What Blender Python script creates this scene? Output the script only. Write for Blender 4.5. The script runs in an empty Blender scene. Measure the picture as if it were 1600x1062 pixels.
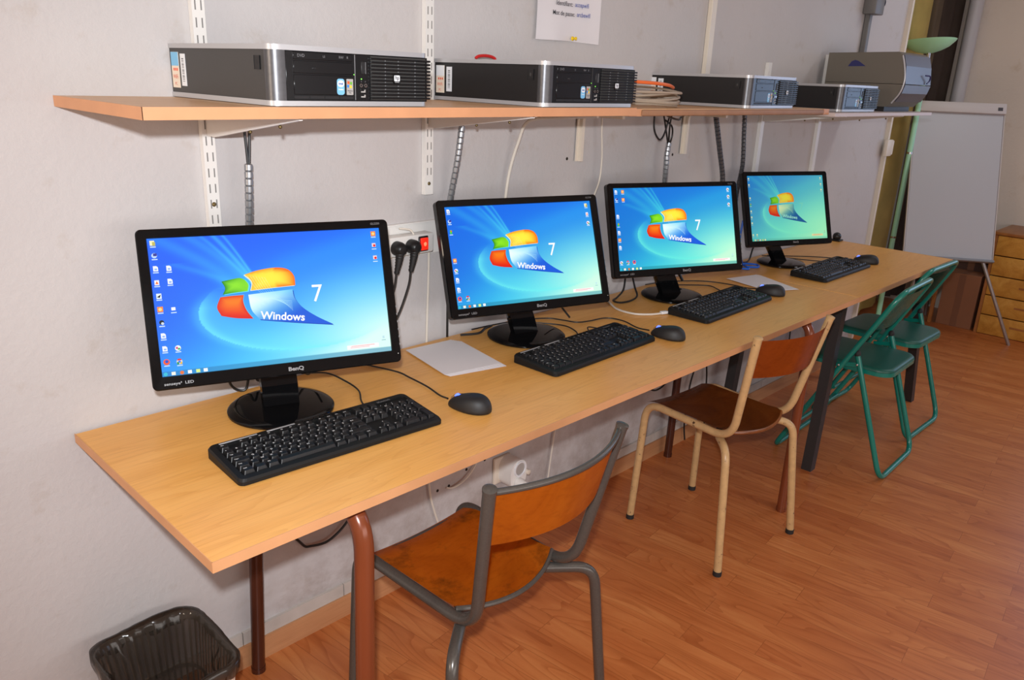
import bpy, bmesh, math, random
from mathutils import Vector, Matrix, noise as mnoise
random.seed(7)
PI = math.pi
C = bpy.context.scene.collection
sc = bpy.context.scene

# ------------------------------------------------------------------ camera
cam_d = bpy.data.cameras.new('camera'); cam = bpy.data.objects.new('camera', cam_d); C.objects.link(cam)
R_ = Vector((0.70093181, -0.71222305, 0.03785405)); U_ = Vector((0.20036738, 0.24757223, 0.94792452)); F_ = Vector((0.68450531, 0.65684573, -0.31623752))
m = Matrix(((R_.x, U_.x, -F_.x, -0.6342), (R_.y, U_.y, -F_.y, -1.6098), (R_.z, U_.z, -F_.z, 1.4537), (0, 0, 0, 1)))
cam.matrix_world = m
cam_d.sensor_width = 36; cam_d.lens = 36 * 1230.96 / 1600; cam_d.clip_start = 0.02
sc.camera = cam
# ------------------------------------------------------------------ exposure and world
sc.view_settings.view_transform = 'Standard'; sc.view_settings.look = 'None'
sc.view_settings.gamma = 1; sc.view_settings.use_curve_mapping = False
sc.view_settings.exposure = 0.0
w = bpy.data.worlds.new('world'); sc.world = w; w.use_nodes = True
w.node_tree.nodes['Background'].inputs[0].default_value = (0.55, 0.7, 1.0, 1)
w.node_tree.nodes['Background'].inputs[1].default_value = 1.0
# ------------------------------------------------------------------ lights
def light(name, kind, loc, energy, col, rot=(0, 0, 0), **kw):
    d = bpy.data.lights.new(name, kind); d.energy = energy; d.color = col
    for k, v in kw.items(): setattr(d, k, v)
    o = bpy.data.objects.new(name, d); C.objects.link(o); o.location = loc; o.rotation_euler = rot
    return o
fl = light('camera_flash', 'SPOT', (-0.66, -1.61, 1.555), 126, (0.96, 0.99, 1.03), shadow_soft_size=0.018, spot_size=math.radians(108), spot_blend=1.0)
fl.rotation_euler = m.to_euler()
light('wall_lamp_left', 'AREA', (-2.24, -0.50, 1.60), 17, (1.0, 0.82, 0.64), rot=(0, math.radians(-80), 0), shape='RECTANGLE', size=0.5, size_y=0.6)
light('fill_light_far', 'AREA', (3.9, -1.3, 2.66), 10, (0.97, 0.98, 1.0), shape='RECTANGLE', size=0.4, size_y=1.2)  # unseen fill, added to brighten the far end and the curtains
light('fill_light_row', 'AREA', (1.0, -2.5, 2.66), 10, (1.0, 0.96, 0.92), shape='RECTANGLE', size=4.6, size_y=0.3)  # unseen overhead fill, added for soft ambient light from the front
light('fill_light_front', 'AREA', (0.45, -4.04, 1.20), 34, (1.0, 0.97, 0.95), rot=(math.radians(90), 0, 0), shape='RECTANGLE', size=3.2, size_y=1.0)  # added fill before the solid front wall, lifts the wall under the shelf
light('daylight', 'AREA', (5.36, -2.03, 1.55), 13, (0.48, 0.66, 1.0), rot=(0, math.radians(90), 0), shape='RECTANGLE', size=1.3, size_y=2.0)

# ------------------------------------------------------------------ helpers
def srgb(r, g, b):
    f = lambda c: (c / 255 / 12.92) if c / 255 <= 0.04045 else ((c / 255 + 0.055) / 1.055) ** 2.4
    return (f(r), f(g), f(b), 1)
def mat(name, col, rough=0.5, metal=0.0, spec=0.5, coat=0, emit=None, estr=0, alpha=1, noise=0, nscale=20, bump=0, bscale=200):
    mt = bpy.data.materials.new(name); mt.use_nodes = True
    nt = mt.node_tree; b = nt.nodes['Principled BSDF']
    b.inputs['Base Color'].default_value = col; b.inputs['Roughness'].default_value = rough
    b.inputs['Metallic'].default_value = metal; b.inputs['Specular IOR Level'].default_value = spec
    b.inputs['Coat Weight'].default_value = coat; b.inputs['Alpha'].default_value = alpha
    if emit: b.inputs['Emission Color'].default_value = emit; b.inputs['Emission Strength'].default_value = estr
    if noise or bump:
        tc = nt.nodes.new('ShaderNodeTexCoord')
    if noise:
        n = nt.nodes.new('ShaderNodeTexNoise'); n.inputs['Scale'].default_value = nscale; n.inputs['Detail'].default_value = 6
        nt.links.new(tc.outputs['Object'], n.inputs['Vector'])
        cr = nt.nodes.new('ShaderNodeValToRGB')
        cr.color_ramp.elements[0].position = 0.3; cr.color_ramp.elements[1].position = 0.7
        cr.color_ramp.elements[0].color = tuple(c * (1 - noise) for c in col[:3]) + (1,)
        cr.color_ramp.elements[1].color = tuple(min(1, c * (1 + noise * 0.6)) for c in col[:3]) + (1,)
        nt.links.new(n.outputs['Fac'], cr.inputs['Fac']); nt.links.new(cr.outputs['Color'], b.inputs['Base Color'])
    if bump:
        n2 = nt.nodes.new('ShaderNodeTexNoise'); n2.inputs['Scale'].default_value = bscale; n2.inputs['Detail'].default_value = 3
        nt.links.new(tc.outputs['Object'], n2.inputs['Vector'])
        bp = nt.nodes.new('ShaderNodeBump'); bp.inputs['Strength'].default_value = bump; bp.inputs['Distance'].default_value = 0.002
        nt.links.new(n2.outputs['Fac'], bp.inputs['Height']); nt.links.new(bp.outputs['Normal'], b.inputs['Normal'])
    return mt
def wood(name, c1, c2, c3, scale=(1.2, 14, 14), rough=0.4, spec=0.5, rings=True):
    """long-grain wood; grain runs along object x"""
    mt = bpy.data.materials.new(name); mt.use_nodes = True; nt = mt.node_tree; N = nt.nodes; L = nt.links
    b = N['Principled BSDF']; b.inputs['Roughness'].default_value = rough; b.inputs['Specular IOR Level'].default_value = spec
    tc = N.new('ShaderNodeTexCoord'); mp = N.new('ShaderNodeMapping'); mp.inputs['Scale'].default_value = scale
    L.new(tc.outputs['Object'], mp.inputs['Vector'])
    n = N.new('ShaderNodeTexNoise'); n.inputs['Scale'].default_value = 1.0; n.inputs['Detail'].default_value = 8; n.inputs['Roughness'].default_value = 0.6
    n.inputs['Distortion'].default_value = 0.8
    L.new(mp.outputs[0], n.inputs['Vector'])
    # fine pores
    mp2 = N.new('ShaderNodeMapping'); mp2.inputs['Scale'].default_value = (scale[0] * 8, scale[1] * 22, scale[2] * 22)
    L.new(tc.outputs['Object'], mp2.inputs['Vector'])
    n2 = N.new('ShaderNodeTexNoise'); n2.inputs['Scale'].default_value = 1.0; n2.inputs['Detail'].default_value = 2
    L.new(mp2.outputs[0], n2.inputs['Vector'])
    # cathedral figure : contour lines of a low frequency noise
    mp3 = N.new('ShaderNodeMapping'); mp3.inputs['Scale'].default_value = (scale[0] * 1.5, scale[1] * 1.1, scale[2] * 1.1)
    L.new(tc.outputs['Object'], mp3.inputs['Vector'])
    n3 = N.new('ShaderNodeTexNoise'); n3.inputs['Scale'].default_value = 1.0; n3.inputs['Detail'].default_value = 1.5
    L.new(mp3.outputs[0], n3.inputs['Vector'])
    mu = N.new('ShaderNodeMath'); mu.operation = 'MULTIPLY'; mu.inputs[1].default_value = 13; L.new(n3.outputs['Fac'], mu.inputs[0])
    fr = N.new('ShaderNodeMath'); fr.operation = 'FRACT'; L.new(mu.outputs[0], fr.inputs[0])
    cr = N.new('ShaderNodeValToRGB'); e = cr.color_ramp.elements
    e[0].position = 0.30; e[0].color = c1; e[1].position = 0.72; e[1].color = c3
    x = e.new(0.5); x.color = c2
    L.new(n.outputs['Fac'], cr.inputs['Fac'])
    cr2 = N.new('ShaderNodeValToRGB'); e = cr2.color_ramp.elements
    e[0].position = 0.0; e[0].color = (1, 1, 1, 1); e[1].position = 1.0; e[1].color = (0.90, 0.84, 0.76, 1)
    x = e.new(0.75); x.color = (0.98, 0.96, 0.94, 1)
    L.new(fr.outputs[0], cr2.inputs['Fac'])
    mx = N.new('ShaderNodeMixRGB'); mx.blend_type = 'MULTIPLY'; mx.inputs[0].default_value = 0.75 if rings else 0
    L.new(cr.outputs[0], mx.inputs[1]); L.new(cr2.outputs[0], mx.inputs[2])
    cr3 = N.new('ShaderNodeValToRGB'); e = cr3.color_ramp.elements
    e[0].position = 0.25; e[0].color = (0.84, 0.80, 0.76, 1); e[1].position = 0.5; e[1].color = (1, 1, 1, 1)
    L.new(n2.outputs['Fac'], cr3.inputs['Fac'])
    mx2 = N.new('ShaderNodeMixRGB'); mx2.blend_type = 'MULTIPLY'; mx2.inputs[0].default_value = 0.7
    L.new(mx.outputs[0], mx2.inputs[1]); L.new(cr3.outputs[0], mx2.inputs[2])
    L.new(mx2.outputs[0], b.inputs['Base Color'])
    return mt

class BM:
    """collects shapes into one mesh"""
    def __init__(s): s.v = []; s.f = []; s.mi = []; s.sm = []; s.cur = 0
    def add(s, vs, fs, smooth=False):
        o = len(s.v); s.v += [tuple(x) for x in vs]
        for f in fs: s.f.append([o + i for i in f]); s.mi.append(s.cur); s.sm.append(smooth)
        return s
    def mat(s, i): s.cur = i; return s
    def box(s, x0, x1, y0, y1, z0, z1, M=None):
        vs = [Vector((x, y, z)) for z in (z0, z1) for y in (y0, y1) for x in (x0, x1)]
        if M: vs = [M @ q for q in vs]
        return s.add(vs, [(0, 2, 3, 1), (4, 5, 7, 6), (0, 1, 5, 4), (2, 6, 7, 3), (0, 4, 6, 2), (1, 3, 7, 5)])
    def rbox(s, x0, x1, y0, y1, z0, z1, r=0.003, seg=2, M=None):
        bm = bmesh.new(); bmesh.ops.create_cube(bm, size=1)
        for q in bm.verts:
            q.co = Vector(((q.co.x + .5) * (x1 - x0) + x0, (q.co.y + .5) * (y1 - y0) + y0, (q.co.z + .5) * (z1 - z0) + z0))
        bmesh.ops.bevel(bm, geom=list(bm.edges), offset=r, segments=seg, affect='EDGES', profile=0.5)
        s.frombm(bm, M, True); return s
    def frombm(s, bm, M=None, smooth=False):
        bm.verts.ensure_lookup_table(); bm.verts.index_update()
        vs = [(M @ q.co if M else q.co.copy()) for q in bm.verts]
        s.add(vs, [[q.index for q in f.verts] for f in bm.faces], smooth); bm.free()
    def prism(s, pts, z0, z1, M=None, smooth=False):
        """outline in xy, extruded z0..z1"""
        n = len(pts); vs = [Vector((x, y, z0)) for x, y in pts] + [Vector((x, y, z1)) for x, y in pts]
        a = sum(pts[i][0] * pts[(i + 1) % n][1] - pts[(i + 1) % n][0] * pts[i][1] for i in range(n))
        if M: vs = [M @ q for q in vs]
        sid = [(i, (i + 1) % n, n + (i + 1) % n, n + i) for i in range(n)]
        caps = [list(range(n))[::-1], list(range(n, 2 * n))]
        if a < 0: sid = [x[::-1] for x in sid]; caps = [x[::-1] for x in caps]
        o = len(s.v); s.add(vs, caps)
        for f in sid: s.f.append([o + i for i in f]); s.mi.append(s.cur); s.sm.append(smooth)
        return s
    def tube(s, pts, r, n=10, caps=True, closed=False):
        P = [Vector(p) for p in pts]; m_ = len(P); rs = r if isinstance(r, (list, tuple)) else [r] * m_
        T = []
        for i in range(m_):
            a = P[(i - 1) % m_] if (closed or i > 0) else P[i]; b = P[(i + 1) % m_] if (closed or i < m_ - 1) else P[i]
            T.append((b - a).normalized())
        up = Vector((0, 0, 1)) if abs(T[0].z) < 0.9 else Vector((1, 0, 0))
        nrm = T[0].cross(up).normalized(); vs = []
        for i in range(m_):
            if i:
                q = T[i - 1].rotation_difference(T[i]); nrm = (q @ nrm).normalized()
            bn = T[i].cross(nrm).normalized()
            for k in range(n):
                a = 2 * PI * k / n; vs.append(P[i] + (nrm * math.cos(a) + bn * math.sin(a)) * rs[i])
        fs = []
        for i in range(m_ if closed else m_ - 1):
            j = (i + 1) % m_
            for k in range(n): fs.append((i * n + k, i * n + (k + 1) % n, j * n + (k + 1) % n, j * n + k))
        o = len(s.v); s.add(vs, fs, True)
        if caps and not closed:
            s.f.append([o + k for k in range(n)][::-1]); s.mi.append(s.cur); s.sm.append(False)
            s.f.append([o + (m_ - 1) * n + k for k in range(n)]); s.mi.append(s.cur); s.sm.append(False)
        return s
    def lathe(s, prof, n=32, M=None, sx=1, sy=1):
        """prof list of (r,z) ; closed at poles if r==0"""
        vs = []; fs = []; idx = []
        for r, z in prof:
            if r < 1e-6: idx.append([len(vs)]); vs.append(Vector((0, 0, z)))
            else:
                idx.append([len(vs) + k for k in range(n)])
                vs += [Vector((r * math.cos(2 * PI * k / n) * sx, r * math.sin(2 * PI * k / n) * sy, z)) for k in range(n)]
        for i in range(len(prof) - 1):
            a, b = idx[i], idx[i + 1]
            for k in range(n):
                k2 = (k + 1) % n
                if len(a) == 1 and len(b) == 1: continue
                if len(a) == 1: fs.append((a[0], b[k], b[k2]))
                elif len(b) == 1: fs.append((a[k], a[k2], b[0]))
                else: fs.append((a[k], a[k2], b[k2], b[k]))
        if M: vs = [M @ q for q in vs]
        return s.add(vs, fs, True)
    def ball(s, c, r, n=12, sc_=(1, 1, 1)):
        prof = [(math.sin(PI * i / n) * 1.0, -math.cos(PI * i / n)) for i in range(n + 1)]
        prof[0] = (0, -1); prof[-1] = (0, 1)
        M = Matrix.Translation(c) @ Matrix.Diagonal((r * sc_[0], r * sc_[1], r * sc_[2], 1))
        return s.lathe(prof, 2 * n, M)
    def mesh(s, me, M=None):
        vs = [(M @ q.co if M else q.co.copy()) for q in me.vertices]
        return s.add(vs, [list(f.vertices) for f in me.polygons])
    def grid(s, fn, nu, nv, smooth=True, thick=0):
        """fn(u,v)->(x,y,z)  surface"""
        vs = [Vector(fn(i / nu, j / nv)) for j in range(nv + 1) for i in range(nu + 1)]
        fs = [(j * (nu + 1) + i, j * (nu + 1) + i + 1, (j + 1) * (nu + 1) + i + 1, (j + 1) * (nu + 1) + i) for j in range(nv) for i in range(nu)]
        if not thick: return s.add(vs, fs, smooth)
        bm = bmesh.new(); bv = [bm.verts.new(q) for q in vs]
        for f in fs: bm.faces.new([bv[i] for i in f])
        bmesh.ops.solidify(bm, geom=list(bm.faces), thickness=thick)
        s.frombm(bm, None, smooth); return s

def link(name, bm, mats, parent=None, world=False, label=None, sharp=True):
    me = bpy.data.meshes.new(name); me.from_pydata(bm.v, [], bm.f)
    if world and parent is not None:
        rt = parent
        while rt.parent is not None: rt = rt.parent
        me.transform(Matrix.LocRotScale(rt.location, rt.rotation_euler, None).inverted())
    mats = mats if isinstance(mats, (list, tuple)) else [mats]
    for x in mats: me.materials.append(x)
    me.polygons.foreach_set('material_index', bm.mi); me.polygons.foreach_set('use_smooth', bm.sm)
    me.update(); me.validate()
    if any(bm.sm) and sharp:
        try: me.set_sharp_from_angle(angle=math.radians(38))
        except Exception: pass
    o = bpy.data.objects.new(name, me); C.objects.link(o)
    if parent is not None: o.parent = parent
    if label: o['label'] = label
    return o
def thing(name, label, cat, loc=(0, 0, 0), rz=0.0, group=None):
    o = bpy.data.objects.new(name, None); C.objects.link(o); o.empty_display_size = 0.05
    o.location = loc; o.rotation_euler = (0, 0, rz); o['label'] = label; o['category'] = cat
    if group: o['group'] = group
    return o
def tag(o, label, cat, group=None):
    o['label'] = label; o['category'] = cat
    if group: o['group'] = group
    return o
def struct(name, bm, mats, parent=None):
    o = link(name, bm, mats, parent)
    if parent is None: o['kind'] = 'structure'
    return o
def copy_tree(o, parent=None):
    c = o.copy(); C.objects.link(c); c.parent = parent
    for ch in [x for x in o.children]: copy_tree(ch, c)
    return c
def fillet(pts, rad, n=7):
    """polyline with rounded corners"""
    P = [Vector(p) for p in pts]; out = [P[0]]
    for i in range(1, len(P) - 1):
        r = rad[i - 1] if isinstance(rad, (list, tuple)) else rad
        a = (P[i - 1] - P[i]); b = (P[i + 1] - P[i]); la, lb = a.length, b.length; a.normalize(); b.normalize()
        ang = a.angle(b); d = min(r / math.tan(ang / 2), la * 0.49, lb * 0.49)
        p0 = P[i] + a * d; p1 = P[i] + b * d
        for k in range(n + 1):
            t = k / n; out.append(p0 * (1 - t) ** 2 + P[i] * 2 * t * (1 - t) + p1 * t * t)
    out.append(P[-1]); return out
def spline(pts, n=8):
    P = [Vector(p) for p in pts]; P = [P[0] * 2 - P[1]] + P + [P[-1] * 2 - P[-2]]; out = []
    for i in range(1, len(P) - 2):
        for k in range(n):
            t = k / n; p0, p1, p2, p3 = P[i - 1:i + 3]
            out.append(0.5 * ((2 * p1) + (-p0 + p2) * t + (2 * p0 - 5 * p1 + 4 * p2 - p3) * t * t + (-p0 + 3 * p1 - 3 * p2 + p3) * t ** 3))
    out.append(P[-2]); return out
_tc = {}
def text_mesh(txt, size=1.0, align='CENTER', res=3, bold=0.0):
    key = (txt, size, align, bold)
    if key in _tc: return _tc[key]
    cu = bpy.data.curves.new('text', 'FONT'); cu.body = txt; cu.size = size; cu.align_x = align; cu.align_y = 'CENTER'
    cu.resolution_u = res; cu.offset = bold; cu.fill_mode = 'BOTH'
    o = bpy.data.objects.new('text', cu); C.objects.link(o); bpy.context.view_layer.update()
    me = bpy.data.meshes.new_from_object(o.evaluated_get(bpy.context.evaluated_depsgraph_get()))
    bpy.data.objects.remove(o); _tc[key] = me; return me
def rrect(x0, x1, y0, y1, r, n=5):
    out = []
    for cx, cy, a0 in ((x1 - r, y1 - r, 0), (x0 + r, y1 - r, PI / 2), (x0 + r, y0 + r, PI), (x1 - r, y0 + r, 1.5 * PI)):
        for k in range(n + 1):
            a = a0 + k / n * PI / 2; out.append((cx + r * math.cos(a), cy + r * math.sin(a)))
    return out
# frame for things drawn on a face whose normal is -y : x right, z up
def FY(x, y, z): return Matrix.Translation((x, y, z)) @ Matrix.Rotation(PI / 2, 4, 'X')
# face whose normal is -x : text right = -y ... (seen from -x, right is -y)
def FX(x, y, z): return Matrix.Translation((x, y, z)) @ Matrix.Rotation(-PI / 2, 4, 'Z') @ Matrix.Rotation(PI / 2, 4, 'X')

# ------------------------------------------------------------------ materials
M_ = {}
def wall_mat(name, col, dirt=False):
    mt = bpy.data.materials.new(name); mt.use_nodes = True; nt = mt.node_tree; N = nt.nodes; L = nt.links
    b = N['Principled BSDF']; b.inputs['Roughness'].default_value = 0.72; b.inputs['Specular IOR Level'].default_value = 0.25
    tc = N.new('ShaderNodeTexCoord')
    n1 = N.new('ShaderNodeTexNoise'); n1.inputs['Scale'].default_value = 1.6; n1.inputs['Detail'].default_value = 5; L.new(tc.outputs['Object'], n1.inputs['Vector'])
    cr = N.new('ShaderNodeValToRGB'); e = cr.color_ramp.elements
    e[0].position = 0.35; e[0].color = tuple(c * 0.93 for c in col[:3]) + (1,); e[1].position = 0.65; e[1].color = col
    L.new(n1.outputs['Fac'], cr.inputs['Fac'])
    last = cr.outputs[0]
    # small stains
    n4 = N.new('ShaderNodeTexNoise'); n4.inputs['Scale'].default_value = 9; n4.inputs['Detail'].default_value = 8; n4.inputs['Roughness'].default_value = 0.65; L.new(tc.outputs['Object'], n4.inputs['Vector'])
    c4 = N.new('ShaderNodeValToRGB'); e = c4.color_ramp.elements; e[0].position = 0.30; e[0].color = (0.80, 0.72, 0.62, 1); e[1].position = 0.42; e[1].color = (1, 1, 1, 1)
    L.new(n4.outputs['Fac'], c4.inputs['Fac'])
    mx = N.new('ShaderNodeMixRGB'); mx.blend_type = 'MULTIPLY'; mx.inputs[0].default_value = 0.45; L.new(last, mx.inputs[1]); L.new(c4.outputs[0], mx.inputs[2]); last = mx.outputs[0]
    if dirt:
        sx = N.new('ShaderNodeSeparateXYZ'); L.new(tc.outputs['Object'], sx.inputs[0])
        mr = N.new('ShaderNodeMapRange'); mr.inputs['From Min'].default_value = 0.42; mr.inputs['From Max'].default_value = 0.12; L.new(sx.outputs['Z'], mr.inputs['Value'])
        mr2 = N.new('ShaderNodeMapRange'); mr2.inputs['From Min'].default_value = 0.0; mr2.inputs['From Max'].default_value = 0.35; L.new(sx.outputs['X'], mr2.inputs['Value'])
        n5 = N.new('ShaderNodeTexNoise'); n5.inputs['Scale'].default_value = 7; n5.inputs['Detail'].default_value = 9; n5.inputs['Roughness'].default_value = 0.7; L.new(tc.outputs['Object'], n5.inputs['Vector'])
        c5 = N.new('ShaderNodeValToRGB'); e = c5.color_ramp.elements; e[0].position = 0.40; e[0].color = (0, 0, 0, 1); e[1].position = 0.62; e[1].color = (1, 1, 1, 1); L.new(n5.outputs['Fac'], c5.inputs['Fac'])
        a = N.new('ShaderNodeMath'); a.operation = 'MULTIPLY'; L.new(mr.outputs[0], a.inputs[0]); L.new(c5.outputs[0], a.inputs[1])
        a3 = N.new('ShaderNodeMath'); a3.operation = 'MULTIPLY'; L.new(a.outputs[0], a3.inputs[0]); L.new(mr2.outputs[0], a3.inputs[1])
        a2 = N.new('ShaderNodeMath'); a2.operation = 'MULTIPLY'; a2.inputs[1].default_value = 0.55; L.new(a3.outputs[0], a2.inputs[0])
        mx = N.new('ShaderNodeMixRGB'); mx.blend_type = 'MIX'; mx.inputs[2].default_value = srgb(128, 108, 96)
        L.new(a2.outputs[0], mx.inputs[0]); L.new(last, mx.inputs[1]); last = mx.outputs[0]
    L.new(last, b.inputs['Base Color'])
    n2 = N.new('ShaderNodeTexNoise'); n2.inputs['Scale'].default_value = 55; n2.inputs['Detail'].default_value = 5; n2.inputs['Roughness'].default_value = 0.6; L.new(tc.outputs['Object'], n2.inputs['Vector'])
    bp = N.new('ShaderNodeBump'); bp.inputs['Strength'].default_value = 0.35; bp.inputs['Distance'].default_value = 0.004; L.new(n2.outputs['Fac'], bp.inputs['Height']); L.new(bp.outputs[0], b.inputs['Normal'])
    return mt
M_['wall'] = wall_mat('wall_paint', srgb(196, 192, 191), True)
M_['wall2'] = wall_mat('wall_paint_far', srgb(228, 218, 208))
M_['ceil'] = mat('ceiling_paint', srgb(225, 220, 212), 0.8)
def floor_mat():
    mt = bpy.data.materials.new('laminate_floor'); mt.use_nodes = True; nt = mt.node_tree; N = nt.nodes; L = nt.links
    b = N['Principled BSDF']; b.inputs['Roughness'].default_value = 0.34; b.inputs['Specular IOR Level'].default_value = 0.45
    tc = N.new('ShaderNodeTexCoord'); mp = N.new('ShaderNodeMapping'); mp.inputs['Rotation'].default_value = (0, 0, math.radians(84)); L.new(tc.outputs['Object'], mp.inputs['Vector'])
    br = N.new('ShaderNodeTexBrick'); br.offset = 0.37; br.offset_frequency = 2; br.squash = 1
    br.inputs['Scale'].default_value = 1; br.inputs['Brick Width'].default_value = 0.50; br.inputs['Row Height'].default_value = 0.078
    br.inputs['Mortar Size'].default_value = 0.0006; br.inputs['Mortar Smooth'].default_value = 0.2; br.inputs['Bias'].default_value = 0.0
    br.inputs['Color1'].default_value = (0, 0, 0, 1); br.inputs['Color2'].default_value = (1, 1, 1, 1); br.inputs['Mortar'].default_value = (0.2, 0.2, 0.2, 1)
    L.new(mp.outputs[0], br.inputs['Vector'])
    # offset grain per strip
    sc1 = N.new('ShaderNodeVectorMath'); sc1.operation = 'SCALE'; sc1.inputs['Scale'].default_value = 7.3; L.new(br.outputs['Color'], sc1.inputs[0])
    ad = N.new('ShaderNodeVectorMath'); ad.operation = 'ADD'; L.new(mp.outputs[0], ad.inputs[0]); L.new(sc1.outputs[0], ad.inputs[1])
    m2 = N.new('ShaderNodeMapping'); m2.inputs['Scale'].default_value = (2.2, 16, 1); L.new(ad.outputs[0], m2.inputs['Vector'])
    n = N.new('ShaderNodeTexNoise'); n.inputs['Scale'].default_value = 1; n.inputs['Detail'].default_value = 7; n.inputs['Distortion'].default_value = 1.0; n.inputs['Roughness'].default_value = 0.6; L.new(m2.outputs[0], n.inputs['Vector'])
    cr = N.new('ShaderNodeValToRGB'); e = cr.color_ramp.elements
    e[0].position = 0.28; e[0].color = srgb(176, 102, 54); e[1].position = 0.74; e[1].color = srgb(208, 138, 82); x = e.new(0.5); x.color = srgb(194, 118, 66)
    L.new(n.outputs['Fac'], cr.inputs['Fac'])
    m3 = N.new('ShaderNodeMapping'); m3.inputs['Scale'].default_value = (1.6, 9, 1); L.new(ad.outputs[0], m3.inputs['Vector'])
    n3 = N.new('ShaderNodeTexNoise'); n3.inputs['Detail'].default_value = 1; n3.inputs['Scale'].default_value = 1; L.new(m3.outputs[0], n3.inputs['Vector'])
    mu = N.new('ShaderNodeMath'); mu.operation = 'MULTIPLY'; mu.inputs[1].default_value = 16; L.new(n3.outputs['Fac'], mu.inputs[0])
    fr = N.new('ShaderNodeMath'); fr.operation = 'FRACT'; L.new(mu.outputs[0], fr.inputs[0])
    c2 = N.new('ShaderNodeValToRGB'); e = c2.color_ramp.elements; e[0].position = 0.0; e[0].color = (1, 1, 1, 1); e[1].position = 1; e[1].color = (0.80, 0.70, 0.62, 1); x = e.new(0.7); x.color = (0.97, 0.95, 0.93, 1)
    L.new(fr.outputs[0], c2.inputs['Fac'])
    mx = N.new('ShaderNodeMixRGB'); mx.blend_type = 'MULTIPLY'; mx.inputs[0].default_value = 0.95; L.new(cr.outputs[0], mx.inputs[1]); L.new(c2.outputs[0], mx.inputs[2])
    hs = N.new('ShaderNodeValToRGB'); e = hs.color_ramp.elements; e[0].color = (0.86, 0.76, 0.70, 1); e[1].color = (1.0, 1.0, 0.98, 1)
    L.new(br.outputs['Color'], hs.inputs['Fac'])
    mx2 = N.new('ShaderNodeMixRGB'); mx2.blend_type = 'MULTIPLY'; mx2.inputs[0].default_value = 1; L.new(mx.outputs[0], mx2.inputs[1]); L.new(hs.outputs[0], mx2.inputs[2])
    mo = N.new('ShaderNodeMixRGB'); mo.blend_type = 'MULTIPLY'; mo.inputs[2].default_value = (0.55, 0.48, 0.42, 1)
    L.new(br.outputs['Fac'], mo.inputs[0]); L.new(mx2.outputs[0], mo.inputs[1])
    L.new(mo.outputs[0], b.inputs['Base Color'])
    return mt
M_['floor'] = floor_mat()
M_['desk'] = wood('beech_laminate', srgb(222, 160, 80), srgb(228, 168, 88), srgb(234, 176, 97), (1.2, 12, 12), 0.36, 0.5)
M_['edge'] = mat('beech_edge_band', srgb(206, 150, 104), 0.5, noise=0.06, nscale=14)
M_['shelf'] = wood('shelf_laminate', srgb(214, 168, 120), srgb(222, 178, 130), srgb(230, 188, 142), (0.8, 7, 7), 0.4)
M_['shelf_edge'] = mat('shelf_edge_band', srgb(208, 150, 108), 0.5, noise=0.06, nscale=18)
M_['shelf_dark'] = mat('brown_edge_strip', srgb(160, 118, 88), 0.6, noise=0.1)
M_['shelf_white'] = mat('pale_shelf_board', srgb(205, 192, 188), 0.5)
M_['base_wood'] = wood('baseboard_wood', srgb(176, 122, 82), srgb(190, 136, 94), srgb(200, 148, 104), (1.5, 20, 20), 0.5, rings=False)
M_['tile'] = mat('baseboard_tile', srgb(190, 182, 174), 0.5, noise=0.12, nscale=14)
M_['white_metal'] = mat('white_painted_metal', srgb(226, 224, 220), 0.35)
M_['cream'] = mat('cream_painted_metal', srgb(222, 212, 196), 0.4)
M_['slot'] = mat('dark_slot', srgb(60, 58, 56), 0.8)
M_['slot_light'] = mat('grey_slot', srgb(128, 126, 124), 0.8)
M_['screw'] = mat('brass_screw', srgb(120, 105, 70), 0.4, 0.8)
M_['black_gloss'] = mat('glossy_black_plastic', (0.004, 0.004, 0.0045, 1), 0.06, spec=0.28)
M_['black'] = mat('black_plastic', (0.010, 0.010, 0.011, 1), 0.38, spec=0.4)
M_['black_matte'] = mat('matte_black_plastic', (0.010, 0.010, 0.011, 1), 0.55)
M_['pc_black'] = mat('pc_front_plastic', (0.008, 0.008, 0.009, 1), 0.25, spec=0.35)
M_['kb'] = mat('keyboard_plastic', (0.009, 0.009, 0.009, 1), 0.5, spec=0.22)
M_['key'] = mat('key_cap_plastic', (0.009, 0.009, 0.010, 1), 0.38, spec=0.35)
M_['legend'] = mat('white_legend', srgb(215, 215, 215), 0.5)
M_['legend2'] = mat('grey_legend', srgb(120, 120, 122), 0.4)
M_['silver'] = mat('silver_plastic', srgb(182, 182, 184), 0.35, 0.35)
M_['silver_pillar'] = mat('brushed_silver', srgb(92, 92, 95), 0.36, 0.6, noise=0.1, nscale=120)
M_['case'] = mat('charcoal_steel', srgb(66, 64, 63), 0.5, 0.15, noise=0.05, nscale=400)
M_['case_black'] = mat('black_steel', srgb(30, 29, 30), 0.5, 0.1)
M_['cable'] = mat('black_cable', (0.012, 0.012, 0.012, 1), 0.4)
M_['cable_white'] = mat('white_cable', srgb(215, 208, 196), 0.4)
M_['cable_grey'] = mat('beige_network_cable', srgb(168, 152, 134), 0.5)
M_['orange_cable'] = mat('orange_cable', srgb(225, 105, 50), 0.4)
M_['red'] = mat('red_plastic', srgb(200, 30, 30), 0.4)
M_['blue'] = mat('blue_cable', srgb(30, 100, 210), 0.4)
M_['sleeve'] = mat('silver_spiral_wrap', srgb(165, 168, 172), 0.3, 0.75)
M_['sleeve_dark'] = mat('grey_spiral_wrap', srgb(96, 98, 102), 0.35, 0.6)
M_['led_blue'] = mat('blue_led', (0.05, 0.1, 1, 1), 0.4, emit=(0.10, 0.18, 1, 1), estr=2.2)
M_['led_green'] = mat('green_led', (0.2, 1, 0.1, 1), 0.4, emit=(0.3, 1, 0.1, 1), estr=0.8)
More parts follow.
